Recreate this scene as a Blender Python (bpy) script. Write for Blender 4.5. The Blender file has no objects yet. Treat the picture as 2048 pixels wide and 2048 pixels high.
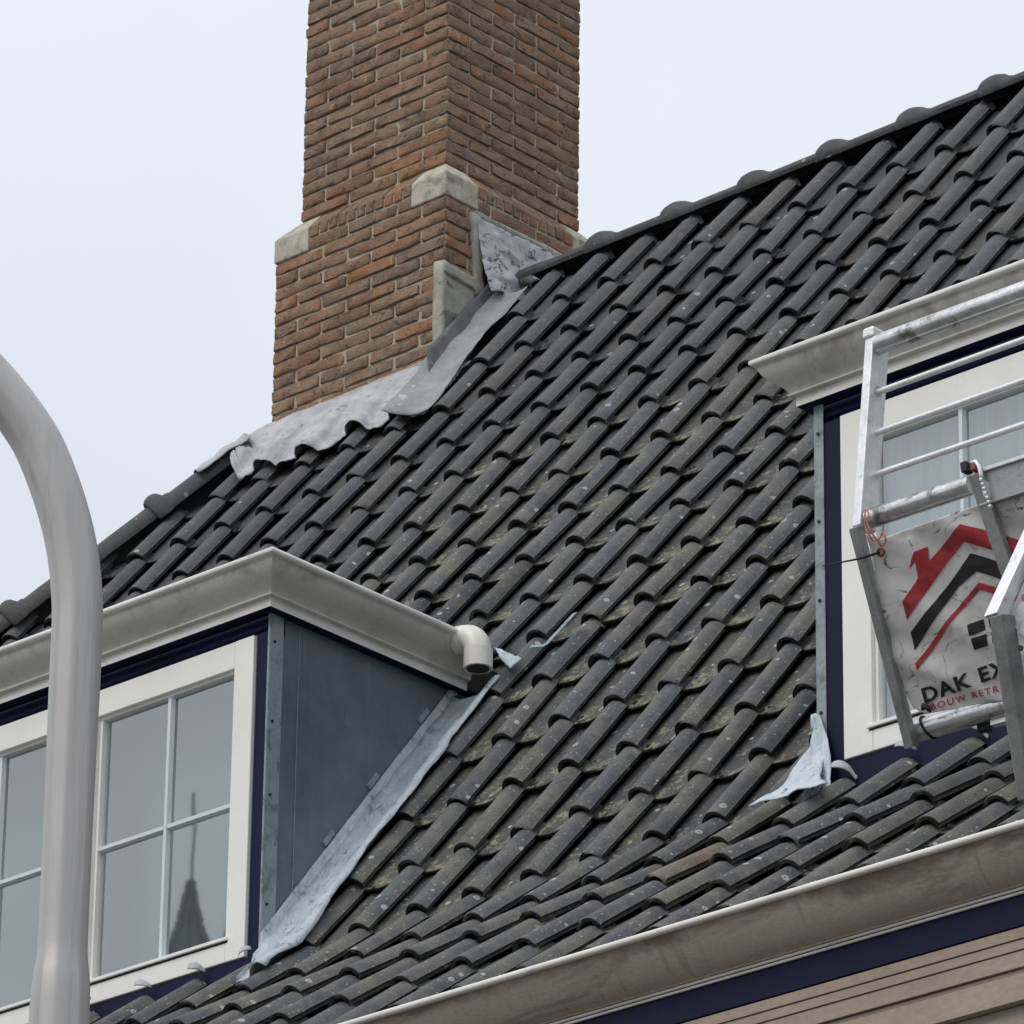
import bpy, bmesh, math, random
from mathutils import Vector, Matrix, noise
import colorsys
rnd = random.Random(7)
S = bpy.context.scene
COL = S.collection

# ------------------------------------------------------------------ camera
RIGHT = Vector((0.7413682195, 0.6709953059, 0.0117669501))
DOWN = Vector((-0.2693239691, 0.3135386977, -0.9105811796))
FWD = Vector((-0.6146850923, 0.6719068262, 0.4131627454))
FPX = 11775.38
EYE = Vector((0, 0, 1.6))
cam = bpy.data.cameras.new('camera')
cam.sensor_width = 36.0
cam.lens = FPX / 2048 * 36.0
cam.clip_start = 0.5
cam.clip_end = 3000
co = bpy.data.objects.new('camera', cam)
M3 = Matrix((RIGHT, -DOWN, -FWD)).transposed()
co.matrix_world = Matrix.Translation(EYE) @ M3.to_4x4()
COL.objects.link(co)
S.camera = co
S.view_settings.view_transform = 'Standard'
S.view_settings.look = 'None'
S.view_settings.exposure = 0.0
S.view_settings.gamma = 1.0

# ------------------------------------------------------------------ sky
W = bpy.data.worlds.new('World')
S.world = W
W.use_nodes = True
nt = W.node_tree
nt.nodes.clear()
SUN_AZ = math.radians(193)      # direction the light comes from, measured from +Y clockwise
SUN_EL = math.radians(48)
def wn(t, **k):
    n = nt.nodes.new(t)
    for a, b in k.items(): setattr(n, a, b)
    return n
out = wn('ShaderNodeOutputWorld'); bg = wn('ShaderNodeBackground')
sky = wn('ShaderNodeTexSky', sky_type='NISHITA', sun_disc=False)
sky.sun_elevation = SUN_EL; sky.sun_rotation = SUN_AZ
sky.air_density = 1.0; sky.dust_density = 3.0
bg.inputs['Strength'].default_value = 0.1
tc = wn('ShaderNodeTexCoord'); sp = wn('ShaderNodeSeparateXYZ')
nt.links.new(tc.outputs['Generated'], sp.inputs[0])
ramp = wn('ShaderNodeMapRange')          # overcast deck: brighter towards the zenith
ramp.inputs['From Min'].default_value = 0.0; ramp.inputs['From Max'].default_value = 1.0
ramp.inputs['To Min'].default_value = 6.6; ramp.inputs['To Max'].default_value = 12.0
nt.links.new(sp.outputs['Z'], ramp.inputs['Value'])
cn = wn('ShaderNodeTexNoise'); cn.inputs['Scale'].default_value = 5.0; cn.inputs['Detail'].default_value = 4.0
nt.links.new(tc.outputs['Generated'], cn.inputs['Vector'])
cr = wn('ShaderNodeMapRange'); cr.inputs['From Min'].default_value = 0.3; cr.inputs['From Max'].default_value = 0.7
cr.inputs['To Min'].default_value = 0.95; cr.inputs['To Max'].default_value = 1.05
nt.links.new(cn.outputs['Fac'], cr.inputs['Value'])
mul = wn('ShaderNodeMath', operation='MULTIPLY')
nt.links.new(ramp.outputs['Result'], mul.inputs[0]); nt.links.new(cr.outputs['Result'], mul.inputs[1])
vm = wn('ShaderNodeVectorMath', operation='SCALE'); vm.inputs[0].default_value = (0.905, 0.955, 1.03)
nt.links.new(mul.outputs[0], vm.inputs['Scale'])
mx = wn('ShaderNodeMix', data_type='RGBA'); mx.inputs['Factor'].default_value = 0.94
nt.links.new(sky.outputs['Color'], mx.inputs['A']); nt.links.new(vm.outputs['Vector'], mx.inputs['B'])
nt.links.new(mx.outputs['Result'], bg.inputs['Color']); nt.links.new(bg.outputs[0], out.inputs['Surface'])

sun = bpy.data.lights.new('sun', 'SUN'); sun.energy = 1.3; sun.angle = math.radians(30); sun.color = (1.0, 0.96, 0.9)
so = bpy.data.objects.new('sun', sun)
sd = Vector((math.sin(SUN_AZ) * math.cos(SUN_EL), math.cos(SUN_AZ) * math.cos(SUN_EL), math.sin(SUN_EL)))
so.rotation_euler = (-sd).to_track_quat('-Z', 'Y').to_euler()
so.location = (0, -5, 30)
COL.objects.link(so)

# ------------------------------------------------------------------ measuring helpers (photo point on a known plane)
def ray(x, y): return (RIGHT * ((x - 1024) / FPX) + DOWN * ((y - 1024) / FPX) + FWD)
def onY(x, y, Y):
    d = ray(x, y); return EYE + d * ((Y - EYE.y) / d.y)
def onX(x, y, X):
    d = ray(x, y); return EYE + d * ((X - EYE.x) / d.x)
def onplane(x, y, p, n):
    d = ray(x, y); return EYE + d * ((p - EYE).dot(n) / d.dot(n))

# ------------------------------------------------------------------ object helpers
def link(name, me, mat=None, parent=None, label=None, cat=None, group=None, kind=None):
    o = bpy.data.objects.new(name, me)
    if mat is not None and me is not None and not me.materials: me.materials.append(mat)
    COL.objects.link(o)
    if parent is not None: o.parent = parent
    if label: o['label'] = label
    if cat: o['category'] = cat
    if group: o['group'] = group
    if kind: o['kind'] = kind
    return o
def empty(name, loc, label, cat, group=None):
    o = bpy.data.objects.new(name, None); COL.objects.link(o); o.location = loc
    o['label'] = label; o['category'] = cat
    if group: o['group'] = group
    o.empty_display_size = 0.2
    bpy.context.view_layer.update()
    return o
class MB:
    def __init__(s): s.v = []; s.f = []
    def add(s, vs, fs):
        b = len(s.v); s.v += [tuple(v) for v in vs]; s.f += [tuple(i + b for i in f) for f in fs]; return s
    def box(s, x0, x1, y0, y1, z0, z1):
        return s.add([(x0,y0,z0),(x1,y0,z0),(x1,y1,z0),(x0,y1,z0),(x0,y0,z1),(x1,y0,z1),(x1,y1,z1),(x0,y1,z1)],
                     [(0,3,2,1),(4,5,6,7),(0,1,5,4),(1,2,6,5),(2,3,7,6),(3,0,4,7)])
    def bar(s, a, b, u, v):
        """box beam from a to b with half-extent vectors u, v"""
        a, b, u, v = map(Vector, (a, b, u, v))
        vs = [a-u-v, a+u-v, a+u+v, a-u+v, b-u-v, b+u-v, b+u+v, b-u+v]
        return s.add(vs, [(0,3,2,1),(4,5,6,7),(0,1,5,4),(1,2,6,5),(2,3,7,6),(3,0,4,7)])
    def tube(s, pts, r, n=12, cap=True):
        pts = [Vector(p) for p in pts]
        rs = r if isinstance(r, (list, tuple)) else [r] * len(pts)
        vs = []; fs = []; up = None
        for i, p in enumerate(pts):
            t = (pts[min(i+1, len(pts)-1)] - pts[max(i-1, 0)]).normalized()
            if up is None: up = t.orthogonal().normalized()
            up = (up - t * up.dot(t)).normalized(); w = t.cross(up)
            for k in range(n):
                a = 2*math.pi*k/n; vs.append(p + up*math.cos(a)*rs[i] + w*math.sin(a)*rs[i])
        for i in range(len(pts)-1):
            for k in range(n):
                k2 = (k+1) % n; fs.append((i*n+k, i*n+k2, (i+1)*n+k2, (i+1)*n+k))
        if cap: fs.append(tuple(range(n-1, -1, -1))); fs.append(tuple(range((len(pts)-1)*n, len(pts)*n)))
        return s.add(vs, fs)
    def sweep(s, prof, a, b, closed=False, ends=True):
        """prof: list of functions/points at a and b"""
        n = len(prof)
        vs = [Vector(a) + Vector(p) for p in prof] + [Vector(b) + Vector(p) for p in prof]
        rng = range(n if closed else n-1)
        fs = [(k, (k+1) % n, n + (k+1) % n, n + k) for k in rng]
        if ends and closed: fs += [tuple(range(n-1,-1,-1)), tuple(range(n, 2*n))]
        return s.add(vs, fs)
    def mesh(s, name, mat=None, smooth=False, fix=True):
        me = bpy.data.meshes.new(name); me.from_pydata([tuple(v) for v in s.v], [], s.f)
        if fix:
            bm = bmesh.new(); bm.from_mesh(me); bmesh.ops.recalc_face_normals(bm, faces=bm.faces); bm.to_mesh(me); bm.free()
        if smooth:
            for p in me.polygons: p.use_smooth = True
        if mat: me.materials.append(mat)
        return me
def bevel(me, w, seg=2, angle=35):
    bm = bmesh.new(); bm.from_mesh(me)
    ed = [e for e in bm.edges if len(e.link_faces) == 2 and e.calc_face_angle(0) > math.radians(angle)]
    bmesh.ops.bevel(bm, geom=ed, offset=w, segments=seg, affect='EDGES', profile=0.5, clamp_overlap=True)
    bm.to_mesh(me); bm.free(); return me
def smooth_by_angle(me, ang=40):
    for p in me.polygons: p.use_smooth = True
    bm = bmesh.new(); bm.from_mesh(me)
    for e in bm.edges:
        if len(e.link_faces) != 2 or e.calc_face_angle(0) > math.radians(ang): e.smooth = False
    bm.to_mesh(me); bm.free(); return me

# ------------------------------------------------------------------ materials
class NT:
    def __init__(s, name):
        s.m = bpy.data.materials.new(name); s.m.use_nodes = True; s.t = s.m.node_tree; s.t.nodes.clear()
        s.out = s.n('ShaderNodeOutputMaterial'); s.b = s.n('ShaderNodeBsdfPrincipled')
        s.l(s.b.outputs[0], s.out.inputs['Surface'])
        s.tc = s.n('ShaderNodeTexCoord'); s.oi = s.n('ShaderNodeObjectInfo')
    def n(s, t, **k):
        x = s.t.nodes.new(t)
        for a, b in k.items(): setattr(x, a, b)
        return x
    def l(s, a, b): s.t.links.new(a, b)
    def math(s, op, a, b=None, clamp=False):
        x = s.n('ShaderNodeMath', operation=op, use_clamp=clamp)
        for i, v in enumerate((a, b)):
            if v is None: continue
            if hasattr(v, 'is_output'): s.l(v, x.inputs[i])
            else: x.inputs[i].default_value = v
        return x.outputs[0]
    def vec(s, scale=(1,1,1), rand=True, src='Object'):
        v = s.n('ShaderNodeVectorMath', operation='MULTIPLY'); s.l(s.tc.outputs[src], v.inputs[0]); v.inputs[1].default_value = scale
        if not rand: return v.outputs[0]
        r = s.n('ShaderNodeVectorMath', operation='SCALE'); r.inputs[0].default_value = (37.0, 91.0, 53.0); s.l(s.oi.outputs['Random'], r.inputs['Scale'])
        a = s.n('ShaderNodeVectorMath', operation='ADD'); s.l(v.outputs[0], a.inputs[0]); s.l(r.outputs[0], a.inputs[1])
        return a.outputs[0]
    def noise(s, vec, scale, detail=4, rough=0.55, dist=0.0):
        x = s.n('ShaderNodeTexNoise'); s.l(vec, x.inputs['Vector'])
        x.inputs['Scale'].default_value = scale; x.inputs['Detail'].default_value = detail
        x.inputs['Roughness'].default_value = rough; x.inputs['Distortion'].default_value = dist
        return x.outputs['Fac']
    def rng(s, v, a, b, c=0.0, d=1.0, smooth=False):
        x = s.n('ShaderNodeMapRange'); s.l(v, x.inputs['Value'])
        if smooth: x.interpolation_type = 'SMOOTHSTEP'
        for k, q in zip(('From Min','From Max','To Min','To Max'), (a, b, c, d)): x.inputs[k].default_value = q
        return x.outputs['Result']
    def mix(s, f, a, b, mode='MIX'):
        x = s.n('ShaderNodeMix', data_type='RGBA', blend_type=mode)
        for k, v in (('Factor', f), ('A', a), ('B', b)):
            if hasattr(v, 'is_output'): s.l(v, x.inputs[k])
            elif k == 'Factor': x.inputs[k].default_value = v
            else: x.inputs[k].default_value = (*v, 1) if len(v) == 3 else v
        return x.outputs['Result']
    def ramp(s, v, stops, const=False):
        x = s.n('ShaderNodeValToRGB'); s.l(v, x.inputs[0]); e = x.color_ramp.elements
        if const: x.color_ramp.interpolation = 'CONSTANT'
        while len(e) < len(stops): e.new(0.5)
        for k, (p, c) in zip(e, stops): k.position = p; k.color = (*c, 1)
        return x.outputs['Color']
    def scale(s, col, f):
        x = s.n('ShaderNodeVectorMath', operation='SCALE'); s.l(col, x.inputs[0])
        if hasattr(f, 'is_output'): s.l(f, x.inputs['Scale'])
        else: x.inputs['Scale'].default_value = f
        return x.outputs[0]
    def bump(s, h, strength=0.4, dist=0.002, prev=None):
        x = s.n('ShaderNodeBump'); s.l(h, x.inputs['Height']); x.inputs['Strength'].default_value = strength
        x.inputs['Distance'].default_value = dist
        if prev is not None: s.l(prev, x.inputs['Normal'])
        return x.outputs[0]
    def done(s, col, rough=0.7, bump=None, metal=0.0, spec=0.5):
        if hasattr(col, 'is_output'): s.l(col, s.b.inputs['Base Color'])
        else: s.b.inputs['Base Color'].default_value = (*col, 1)
        if hasattr(rough, 'is_output'): s.l(rough, s.b.inputs['Roughness'])
        else: s.b.inputs['Roughness'].default_value = rough
        s.b.inputs['Metallic'].default_value = metal; s.b.inputs['Specular IOR Level'].default_value = spec
        if bump is not None: s.l(bump, s.b.inputs['Normal'])
        return s.m

def mat_tile(name='tile concrete', clay=False, lichen=1.0, cap=False):
    t = NT(name); v = t.vec(); r = t.oi.outputs['Random']
    if clay: base = t.ramp(r, [(0, (.080,.062,.053)), (1, (.090,.068,.057))])
    else: base = t.ramp(r, [(0, (.050,.052,.056)), (.25, (.040,.042,.047)), (.42, (.062,.064,.068)), (.55, (.052,.062,.068)), (.68, (.046,.046,.050)), (.82, (.062,.064,.062)), (.92, (.064,.058,.053)), (1, (.042,.044,.048))])
    if not clay: base = t.mix(.45, base, (.056,.0565,.059))
    mott = t.noise(v, 26, 5, .62)
    base = t.scale(base, t.rng(mott, .3, .7, 1.3, 2.3))
    fine = t.noise(v, 420, 3, .6)
    base = t.scale(base, t.rng(fine, .3, .7, .70, 1.30))
    mid_ = t.noise(v, 140, 3, .65)
    base = t.scale(base, t.rng(mid_, .3, .7, .82, 1.2))
    # position masks: wetter, more lichened middle of the slope
    pos = t.n('ShaderNodeNewGeometry').outputs['Position']
    sx = t.n('ShaderNodeSeparateXYZ'); t.l(pos, sx.inputs[0])
    low = t.rng(sx.outputs['Z'], 10.1, 9.0, 0.06, 1, True)
    east = t.rng(sx.outputs['X'], -12.6, -11.2, 0, 1, True)
    region = t.math('MULTIPLY', low, east, True)
    big = t.noise(pos, 1.6, 3, .6)
    region = t.math('MULTIPLY', region, t.rng(big, .36, .58, .35, 1.0))
    so_ = t.n('ShaderNodeSeparateXYZ'); t.l(t.tc.outputs['Object'], so_.inputs[0])
    inpan = t.rng(so_.outputs['X'], -.01, -.035, 0, 1)
    nose = t.rng(so_.outputs['Y'], .20, .0, 0, 1)
    grime = t.noise(v, 9, 4, .6)
    # overall greenish grey film
    film = t.math('MULTIPLY', t.rng(t.math('ADD', grime, t.math('MULTIPLY', t.noise(v, 48, 4, .7), .25)), .58, .74, 0, .74), t.rng(region, 0, 1, .10, 1.0))
    base = t.mix(film, base, (.170,.162,.130))
    pit = t.rng(t.noise(v, 75, 3, .7), .60, .68, 0, .75)
    base = t.mix(t.math('MULTIPLY', pit, t.rng(film, .05, .4, .15, 1)), base, (.035,.034,.028))
    base = t.scale(base, t.rng(so_.outputs['X'], .002, -.012, 1.0, .62))  # pans darker: settled dirt plus shade between the rolls put into the colour
    # crusty yellow-green lichen in the pans, thick toward the nose
    l1 = t.noise(v, 22, 6, .72)
    msk = t.math('ADD', t.math('ADD', t.math('MULTIPLY', nose, .17), t.math('MULTIPLY', region, .10)), l1)
    msk = t.math('MULTIPLY', t.rng(msk, .69, .80, 0, 1, True), t.math('MULTIPLY', inpan, t.rng(region, .1, .5, 0, 1)))
    speck = t.rng(t.noise(v, 160, 4, .7), .38, .62, 0, 1)
    msk = t.math('MULTIPLY', msk, t.rng(speck, 0, 1, .35, 1))
    base = t.mix(t.math('MULTIPLY', msk, lichen), base, t.ramp(t.noise(v, 60, 3), [(.3, (.12,.11,.075)), (.46, (.27,.255,.18)), (.58, (.42,.40,.30)), (.8, (.27,.255,.14))]))
    # small pale specks everywhere
    vo = t.n('ShaderNodeTexVoronoi'); vo.inputs['Scale'].default_value = 130; t.l(v, vo.inputs['Vector'])
    sx2 = t.n('ShaderNodeSeparateColor'); t.l(vo.outputs['Color'], sx2.inputs[0])
    sp1 = t.math('MULTIPLY', t.rng(vo.outputs['Distance'], .30, .22, 0, 1), t.math('GREATER_THAN', sx2.outputs[0], t.rng(region, 0, 1, .95, .80)))
    base = t.mix(t.math('MULTIPLY', sp1, .6), base, (.33,.33,.30))
    vo3 = t.n('ShaderNodeTexVoronoi'); vo3.inputs['Scale'].default_value = 75; vo3.inputs['Randomness'].default_value = 1; t.l(v, vo3.inputs['Vector'])
    c3 = t.n('ShaderNodeSeparateColor'); t.l(vo3.outputs['Color'], c3.inputs[0])
    d3 = t.math('ADD', vo3.outputs['Distance'], t.math('MULTIPLY', t.noise(v, 200, 3, .7), .35))
    nearn = t.rng(so_.outputs['Y'], .16, .0, 0, 1)
    thr = t.math('SUBTRACT', t.rng(region, 0, 1, .985, .80), t.math('MULTIPLY', nearn, t.rng(region, 0, 1, .04, .22)))
    sp3 = t.math('MULTIPLY', t.rng(d3, .46, .36, 0, 1), t.math('GREATER_THAN', c3.outputs[0], thr))
    base = t.mix(t.math('MULTIPLY', sp3, .75), base, t.ramp(c3.outputs[1], [(0, (.27,.265,.23)), (.5, (.38,.38,.34)), (1, (.30,.28,.18))]))
    # rosette lichens: pale rings
    vo2 = t.n('ShaderNodeTexVoronoi'); vo2.inputs['Scale'].default_value = 26; t.l(v, vo2.inputs['Vector'])
    c2 = t.n('ShaderNodeSeparateColor'); t.l(vo2.outputs['Color'], c2.inputs[0])
    dd = t.math('ADD', vo2.outputs['Distance'], t.math('MULTIPLY', t.noise(v, 90, 2), .12))
    rad = t.rng(c2.outputs[1], 0, 1, .18, .34)
    ring = t.math('LESS_THAN', dd, rad); hole = t.math('GREATER_THAN', dd, t.math('MULTIPLY', rad, .55))
    ring = t.math('MULTIPLY', ring, t.rng(hole, 0, 1, .45, 1))
    pick = t.math('GREATER_THAN', c2.outputs[0], t.rng(region, 0, 1, .92, .66))
    base = t.mix(t.math('MULTIPLY', t.math('MULTIPLY', ring, pick), .85), base, (.42,.43,.40))
    # rare orange and moss spots
    pick2 = t.math('GREATER_THAN', c2.outputs[2], .985)
    base = t.mix(t.math('MULTIPLY', t.math('MULTIPLY', t.math('LESS_THAN', dd, .28), pick2), .7), base, (.28,.17,.04))
    # mossy nose edge, with the overlap's shade painted in near black
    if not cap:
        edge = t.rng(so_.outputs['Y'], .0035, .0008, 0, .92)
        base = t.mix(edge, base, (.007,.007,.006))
    else: base = t.scale(base, .72)
    h = t.math('ADD', t.math('MULTIPLY', fine, .35), t.math('ADD', t.math('MULTIPLY', msk, .9), t.math('MULTIPLY', t.noise(v, 130, 4, .7), .5)))
    return t.done(base, t.rng(mott, .3, .7, .6, .8), t.bump(h, .75, .004), spec=.3)

def mat_brick():
    t = NT('brick clay'); v = t.vec(); r = t.oi.outputs['Random']
    base = t.ramp(r, [(0,(.185,.122,.085)),(.14,(.225,.130,.085)),(.30,(.175,.125,.092)),(.46,(.235,.165,.112)),(.60,(.205,.108,.070)),(.74,(.155,.112,.086)),(.88,(.250,.160,.098)),(1.0,(.275,.125,.065))])
    n1 = t.noise(v, 14, 5, .65, .6)
    base = t.mix(t.rng(n1, .42, .62, 0, .65), base, (.235,.178,.125))
    n2 = t.noise(v, 23, 5, .7, .4)
    base = t.mix(t.rng(n2, .54, .66, 0, .7), base, (.30,.125,.06))
    n4 = t.noise(v, 17, 4, .6)
    base = t.mix(t.rng(n4, .63, .72, 0, .8), base, (.36,.265,.14))
    n5 = t.noise(v, 31, 4, .7, .5)
    base = t.mix(t.rng(n5, .55, .65, 0, .8), base, (.075,.062,.055))
    n6 = t.noise(t.vec((1,2,2)), 45, 4, .7, .8)
    base = t.mix(t.rng(n6, .56, .68, 0, .55), base, (.30,.25,.19))
    fine = t.noise(v, 240, 4, .65)
    base = t.scale(base, t.rng(fine, .3, .7, 1.0, 1.85))
    rough = t.noise(t.vec((1, 2.2, 2.2)), 60, 5, .7, .3)
    h = t.math('ADD', t.math('MULTIPLY', rough, 1.0), t.math('MULTIPLY', fine, .35))
    return t.done(base, .9, t.bump(h, 1.0, .010), spec=.12)

def mat_noise(name, c1, c2, scale=12, rough=.7, fine=200, bumps=.2, bd=.001, *a_, fc=.1, **k_):
    return mat_noise_(name, c1, c2, scale, rough, fine, bumps, bd, *a_, fc=fc, **k_)
def mat_noise_(name, c1, c2, scale, rough, fine, bumps, bd, dirt=None, metal=0., spec=.4, dscale=7, dthr=(.5,.66), stretch=(1,1,1), dfac=.8, rand=False, fc=.1):
    t = NT(name); v = t.vec(stretch, rand=rand)
    n1 = t.noise(v, scale, 5, .6)
    base = t.mix(t.rng(n1, .32, .68), c1, c2)
    f = t.noise(v, fine, 3, .6)
    base = t.scale(base, t.rng(f, .3, .7, 1-fc, 1+fc))
    if dirt is not None:
        d = t.noise(v, dscale, 6, .68, .5)
        base = t.mix(t.rng(d, dthr[0], dthr[1], 0, dfac, True), base, dirt)
    return t.done(base, rough, t.bump(t.math('ADD', f, t.math('MULTIPLY', n1, 1.5)), bumps, bd), metal, spec)

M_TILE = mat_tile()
M_TILE_CLAY = mat_tile('tile reddish clay', True, .4)
M_CAP = mat_tile('ridge tile concrete', False, .6, True)
M_BRICK = mat_brick()
M_MORTAR = mat_noise('mortar', (.40,.33,.255), (.52,.45,.36), 30, .95, 300, .8, .004, (.10,.075,.055), spec=.1, dscale=18, dthr=(.56,.7))
M_STONE = mat_noise('weathered limestone', (.42,.385,.30), (.55,.51,.41), 14, .9, 160, .5, .002, (.17,.165,.12), spec=.2, dscale=22, dthr=(.46,.66), dfac=.75, rand=True)
M_CEMENT = mat_noise('cement render', (.30,.30,.25), (.46,.45,.38), 22, .95, 180, .9, .005, (.09,.09,.085), spec=.15, dscale=14, dthr=(.56,.68))
M_LEAD = mat_noise('weathered lead', (.35,.352,.365), (.48,.483,.495), 9, .62, 140, .6, .002, (.20,.20,.215), metal=0., spec=.45, dscale=16, dthr=(.55,.74), dfac=.6)
M_LEADW = mat_noise('stained lead', (.36,.41,.445), (.52,.57,.605), 22, .6, 120, .8, .004, (.09,.10,.11), spec=.45, dscale=30, dthr=(.54,.68), stretch=(1,1,.6), dfac=.7)
M_LEADB = mat_noise('bright creased lead', (.42,.48,.52), (.60,.66,.70), 22, .55, 120, .8, .004, (.05,.055,.065), spec=.45, dscale=26, dthr=(.55,.63), stretch=(1,1,.5), dfac=.85)
def mat_zinc():
    t = NT('patinated zinc sheet'); v = t.vec((1,1,1), False)
    n1 = t.noise(v, 4, 6, .65, .4); base = t.mix(t.rng(n1, .34, .66), (.080,.110,.133), (.130,.168,.195))
    st = t.noise(t.vec((12,12,.6), False), 3, 5, .65); base = t.mix(t.rng(st, .56, .72, 0, .35), base, (.17,.215,.24))
    s2 = t.noise(t.vec((16,16,.5), False), 5, 5, .65); base = t.mix(t.rng(s2, .60, .74, 0, .4), base, (.045,.062,.078))
    bl = t.noise(v, 34, 4, .7); base = t.mix(t.rng(bl, .64, .72, 0, .5), base, (.20,.24,.265))
    f = t.noise(v, 220, 3, .7); base = t.scale(base, t.rng(f, .3, .7, .9, 1.1))
    return t.done(base, t.rng(n1, .3, .7, .42, .62), t.bump(t.noise(v, 3.2, 3, .5), .35, .02), spec=.45)
M_ZINC = mat_zinc()
M_ZINCL = mat_noise('pale zinc strip', (.20,.255,.28), (.28,.33,.355), 14, .5, 90, .2, .001, (.10,.12,.13), spec=.5, dscale=20)
M_WHITE = mat_noise('white window paint', (.80,.785,.74), (.86,.85,.81), 6, .45, 120, .05, .0005, (.50,.46,.40), spec=.45, dscale=9, dthr=(.62,.82), dfac=.35, fc=.02)
M_MUNTIN = mat_noise('glazing bar paint', (.60,.68,.71), (.68,.75,.78), 6, .45, 120, .05, .0005, spec=.45, fc=.02)
M_CORN = mat_noise('cornice paint', (.50,.485,.435), (.60,.585,.53), 4, .55, 70, .12, .0008, (.22,.20,.17), spec=.4, dscale=6, dthr=(.52,.78), stretch=(.6,.6,1.6), dfac=.5, fc=.02)
M_BEAD = mat_noise('cornice bead paint', (.68,.665,.61), (.80,.785,.735), 9, .5, 90, .1, .0008, (.30,.27,.23), spec=.4, dscale=14, dthr=(.58,.76), dfac=.6, fc=.02)
def mat_gutter():
    t = NT('weathered gutter paint'); v = t.vec((.5,1,1.8), False)
    n1 = t.noise(v, 3, 6, .65); base = t.mix(t.rng(n1, .32, .68), (.37,.315,.255), (.50,.44,.365))
    z_ = t.n('ShaderNodeSeparateXYZ'); t.l(t.tc.outputs['Object'], z_.inputs[0])
    top = t.rng(z_.outputs['Z'], 6.20, 6.25, 0, 1)
    d = t.math('ADD', t.noise(v, 6, 6, .7, .6), t.math('MULTIPLY', top, .22))
    base = t.mix(t.rng(d, .54, .74, 0, .85), base, (.15,.11,.080))
    st = t.noise(t.vec((9, 1, .5), False), 5, 4, .6); base = t.mix(t.rng(st, .60, .74, 0, .4), base, (.17,.13,.10))
    f = t.noise(v, 160, 3, .7); base = t.scale(base, t.rng(f, .3, .7, .86, 1.14))
    return t.done(base, .65, t.bump(f, .25, .001), spec=.3)
M_GUTTER = mat_gutter()
M_BOARD = mat_noise('beige soffit paint', (.30,.24,.185), (.40,.325,.255), 4, .6, 90, .2, .001, (.18,.13,.09), spec=.35, dscale=4, dthr=(.56,.8), stretch=(.5,1,1), dfac=.6)
M_BLUE = mat_noise('dark blue paint', (.0035,.006,.026), (.006,.0095,.038), 6, .6, 110, .15, .0008, (.05,.05,.07), spec=.18, dscale=26, dthr=(.66,.78), dfac=.5)
M_DARK = mat_noise('black rubber and gap shade', (.012,.012,.013), (.02,.02,.02), 20, .7)
M_PVC = mat_noise('white pvc', (.66,.645,.57), (.76,.74,.67), 8, .35, 80, .05, .0005, (.25,.26,.17), spec=.5, dscale=16, dthr=(.62,.74), dfac=.5, fc=.02)
M_UNDER = mat_noise('roof underlay', (.012,.012,.012), (.02,.02,.02), 8, .9)
M_ALU = mat_noise('dull aluminium', (.30,.305,.30), (.40,.405,.40), 20, .45, 160, .25, .001, (.20,.20,.19), metal=.45, spec=.5, dscale=18, dthr=(.52,.7), dfac=.6)
M_ALUW = mat_noise('pale oxidised aluminium', (.70,.71,.72), (.86,.86,.87), 24, .4, 160, .2, .001, (.42,.42,.41), metal=.45, spec=.5, dscale=22, dthr=(.56,.72), dfac=.6)
M_STEEL = mat_noise('dirty galvanised tube', (.52,.52,.51), (.78,.78,.77), 26, .27, 160, .25, .001, (.12,.115,.10), metal=.92, spec=.5, dscale=15, dthr=(.50,.66), dfac=.8)
M_POST = mat_noise('grey lamp post paint', (.38,.365,.355), (.46,.445,.43), 12, .42, 300, .12, .0006, (.30,.285,.27), metal=.35, spec=.5, dscale=16, stretch=(2.2,2.2,.07), dthr=(.5,.7), dfac=.75, fc=.02)
def mat_crease(nm='creased lead sheet', amt=.92, lo=.46):
    t = NT(nm); v = t.vec((1,1,1), False)
    n1 = t.noise(v, 12, 5, .6); base = t.mix(t.rng(n1, .35, .65), (.36,.362,.378), (.51,.513,.527))
    cr = t.noise(t.vec((1,1,1.6), False), 8, 3, .55, 1.0); band = t.math('ABSOLUTE', t.math('SUBTRACT', cr, .5))
    br = t.noise(v, 17, 3, .6); c1 = t.math('MULTIPLY', t.rng(band, .022, .004, 0, 1), t.rng(br, lo, lo+.1, 0, amt))
    base = t.mix(c1, base, (.06,.06,.07)); h = t.math('SUBTRACT', n1, t.math('MULTIPLY', c1, 1.5))
    return t.done(base, .55, t.bump(h, .8, .008), spec=.45)
M_LEADC = mat_crease()
M_LEADA = mat_crease('dressed lead apron', .32, .54)
def mat_corn():
    t = NT('cornice paint'); v = t.vec((.6,.6,1.6), False)
    n1 = t.noise(v, 4, 5, .6); base = t.mix(t.rng(n1, .32, .68), (.50,.485,.435), (.60,.585,.53))
    z_ = t.n('ShaderNodeSeparateXYZ'); t.l(t.tc.outputs['Object'], z_.inputs[0])
    top = t.rng(z_.outputs['Z'], 8.14, 8.19, 0, 1)
    d = t.math('ADD', t.noise(t.vec((1,1,.8), False), 9, 7, .72, .5), t.math('MULTIPLY', top, .12))
    base = t.mix(t.rng(d, .52, .74, 0, .62), base, (.20,.18,.15))
    st = t.noise(t.vec((14,14,.7), False), 4, 4, .6); base = t.mix(t.rng(st, .60, .72, 0, .30), base, (.24,.22,.18))
    sp = t.noise(v, 70, 4, .7); base = t.mix(t.rng(sp, .64, .70, 0, .5), base, (.20,.18,.15))
    return t.done(base, .55, t.bump(sp, .12, .001), spec=.35)
M_CORN = mat_corn()
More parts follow.
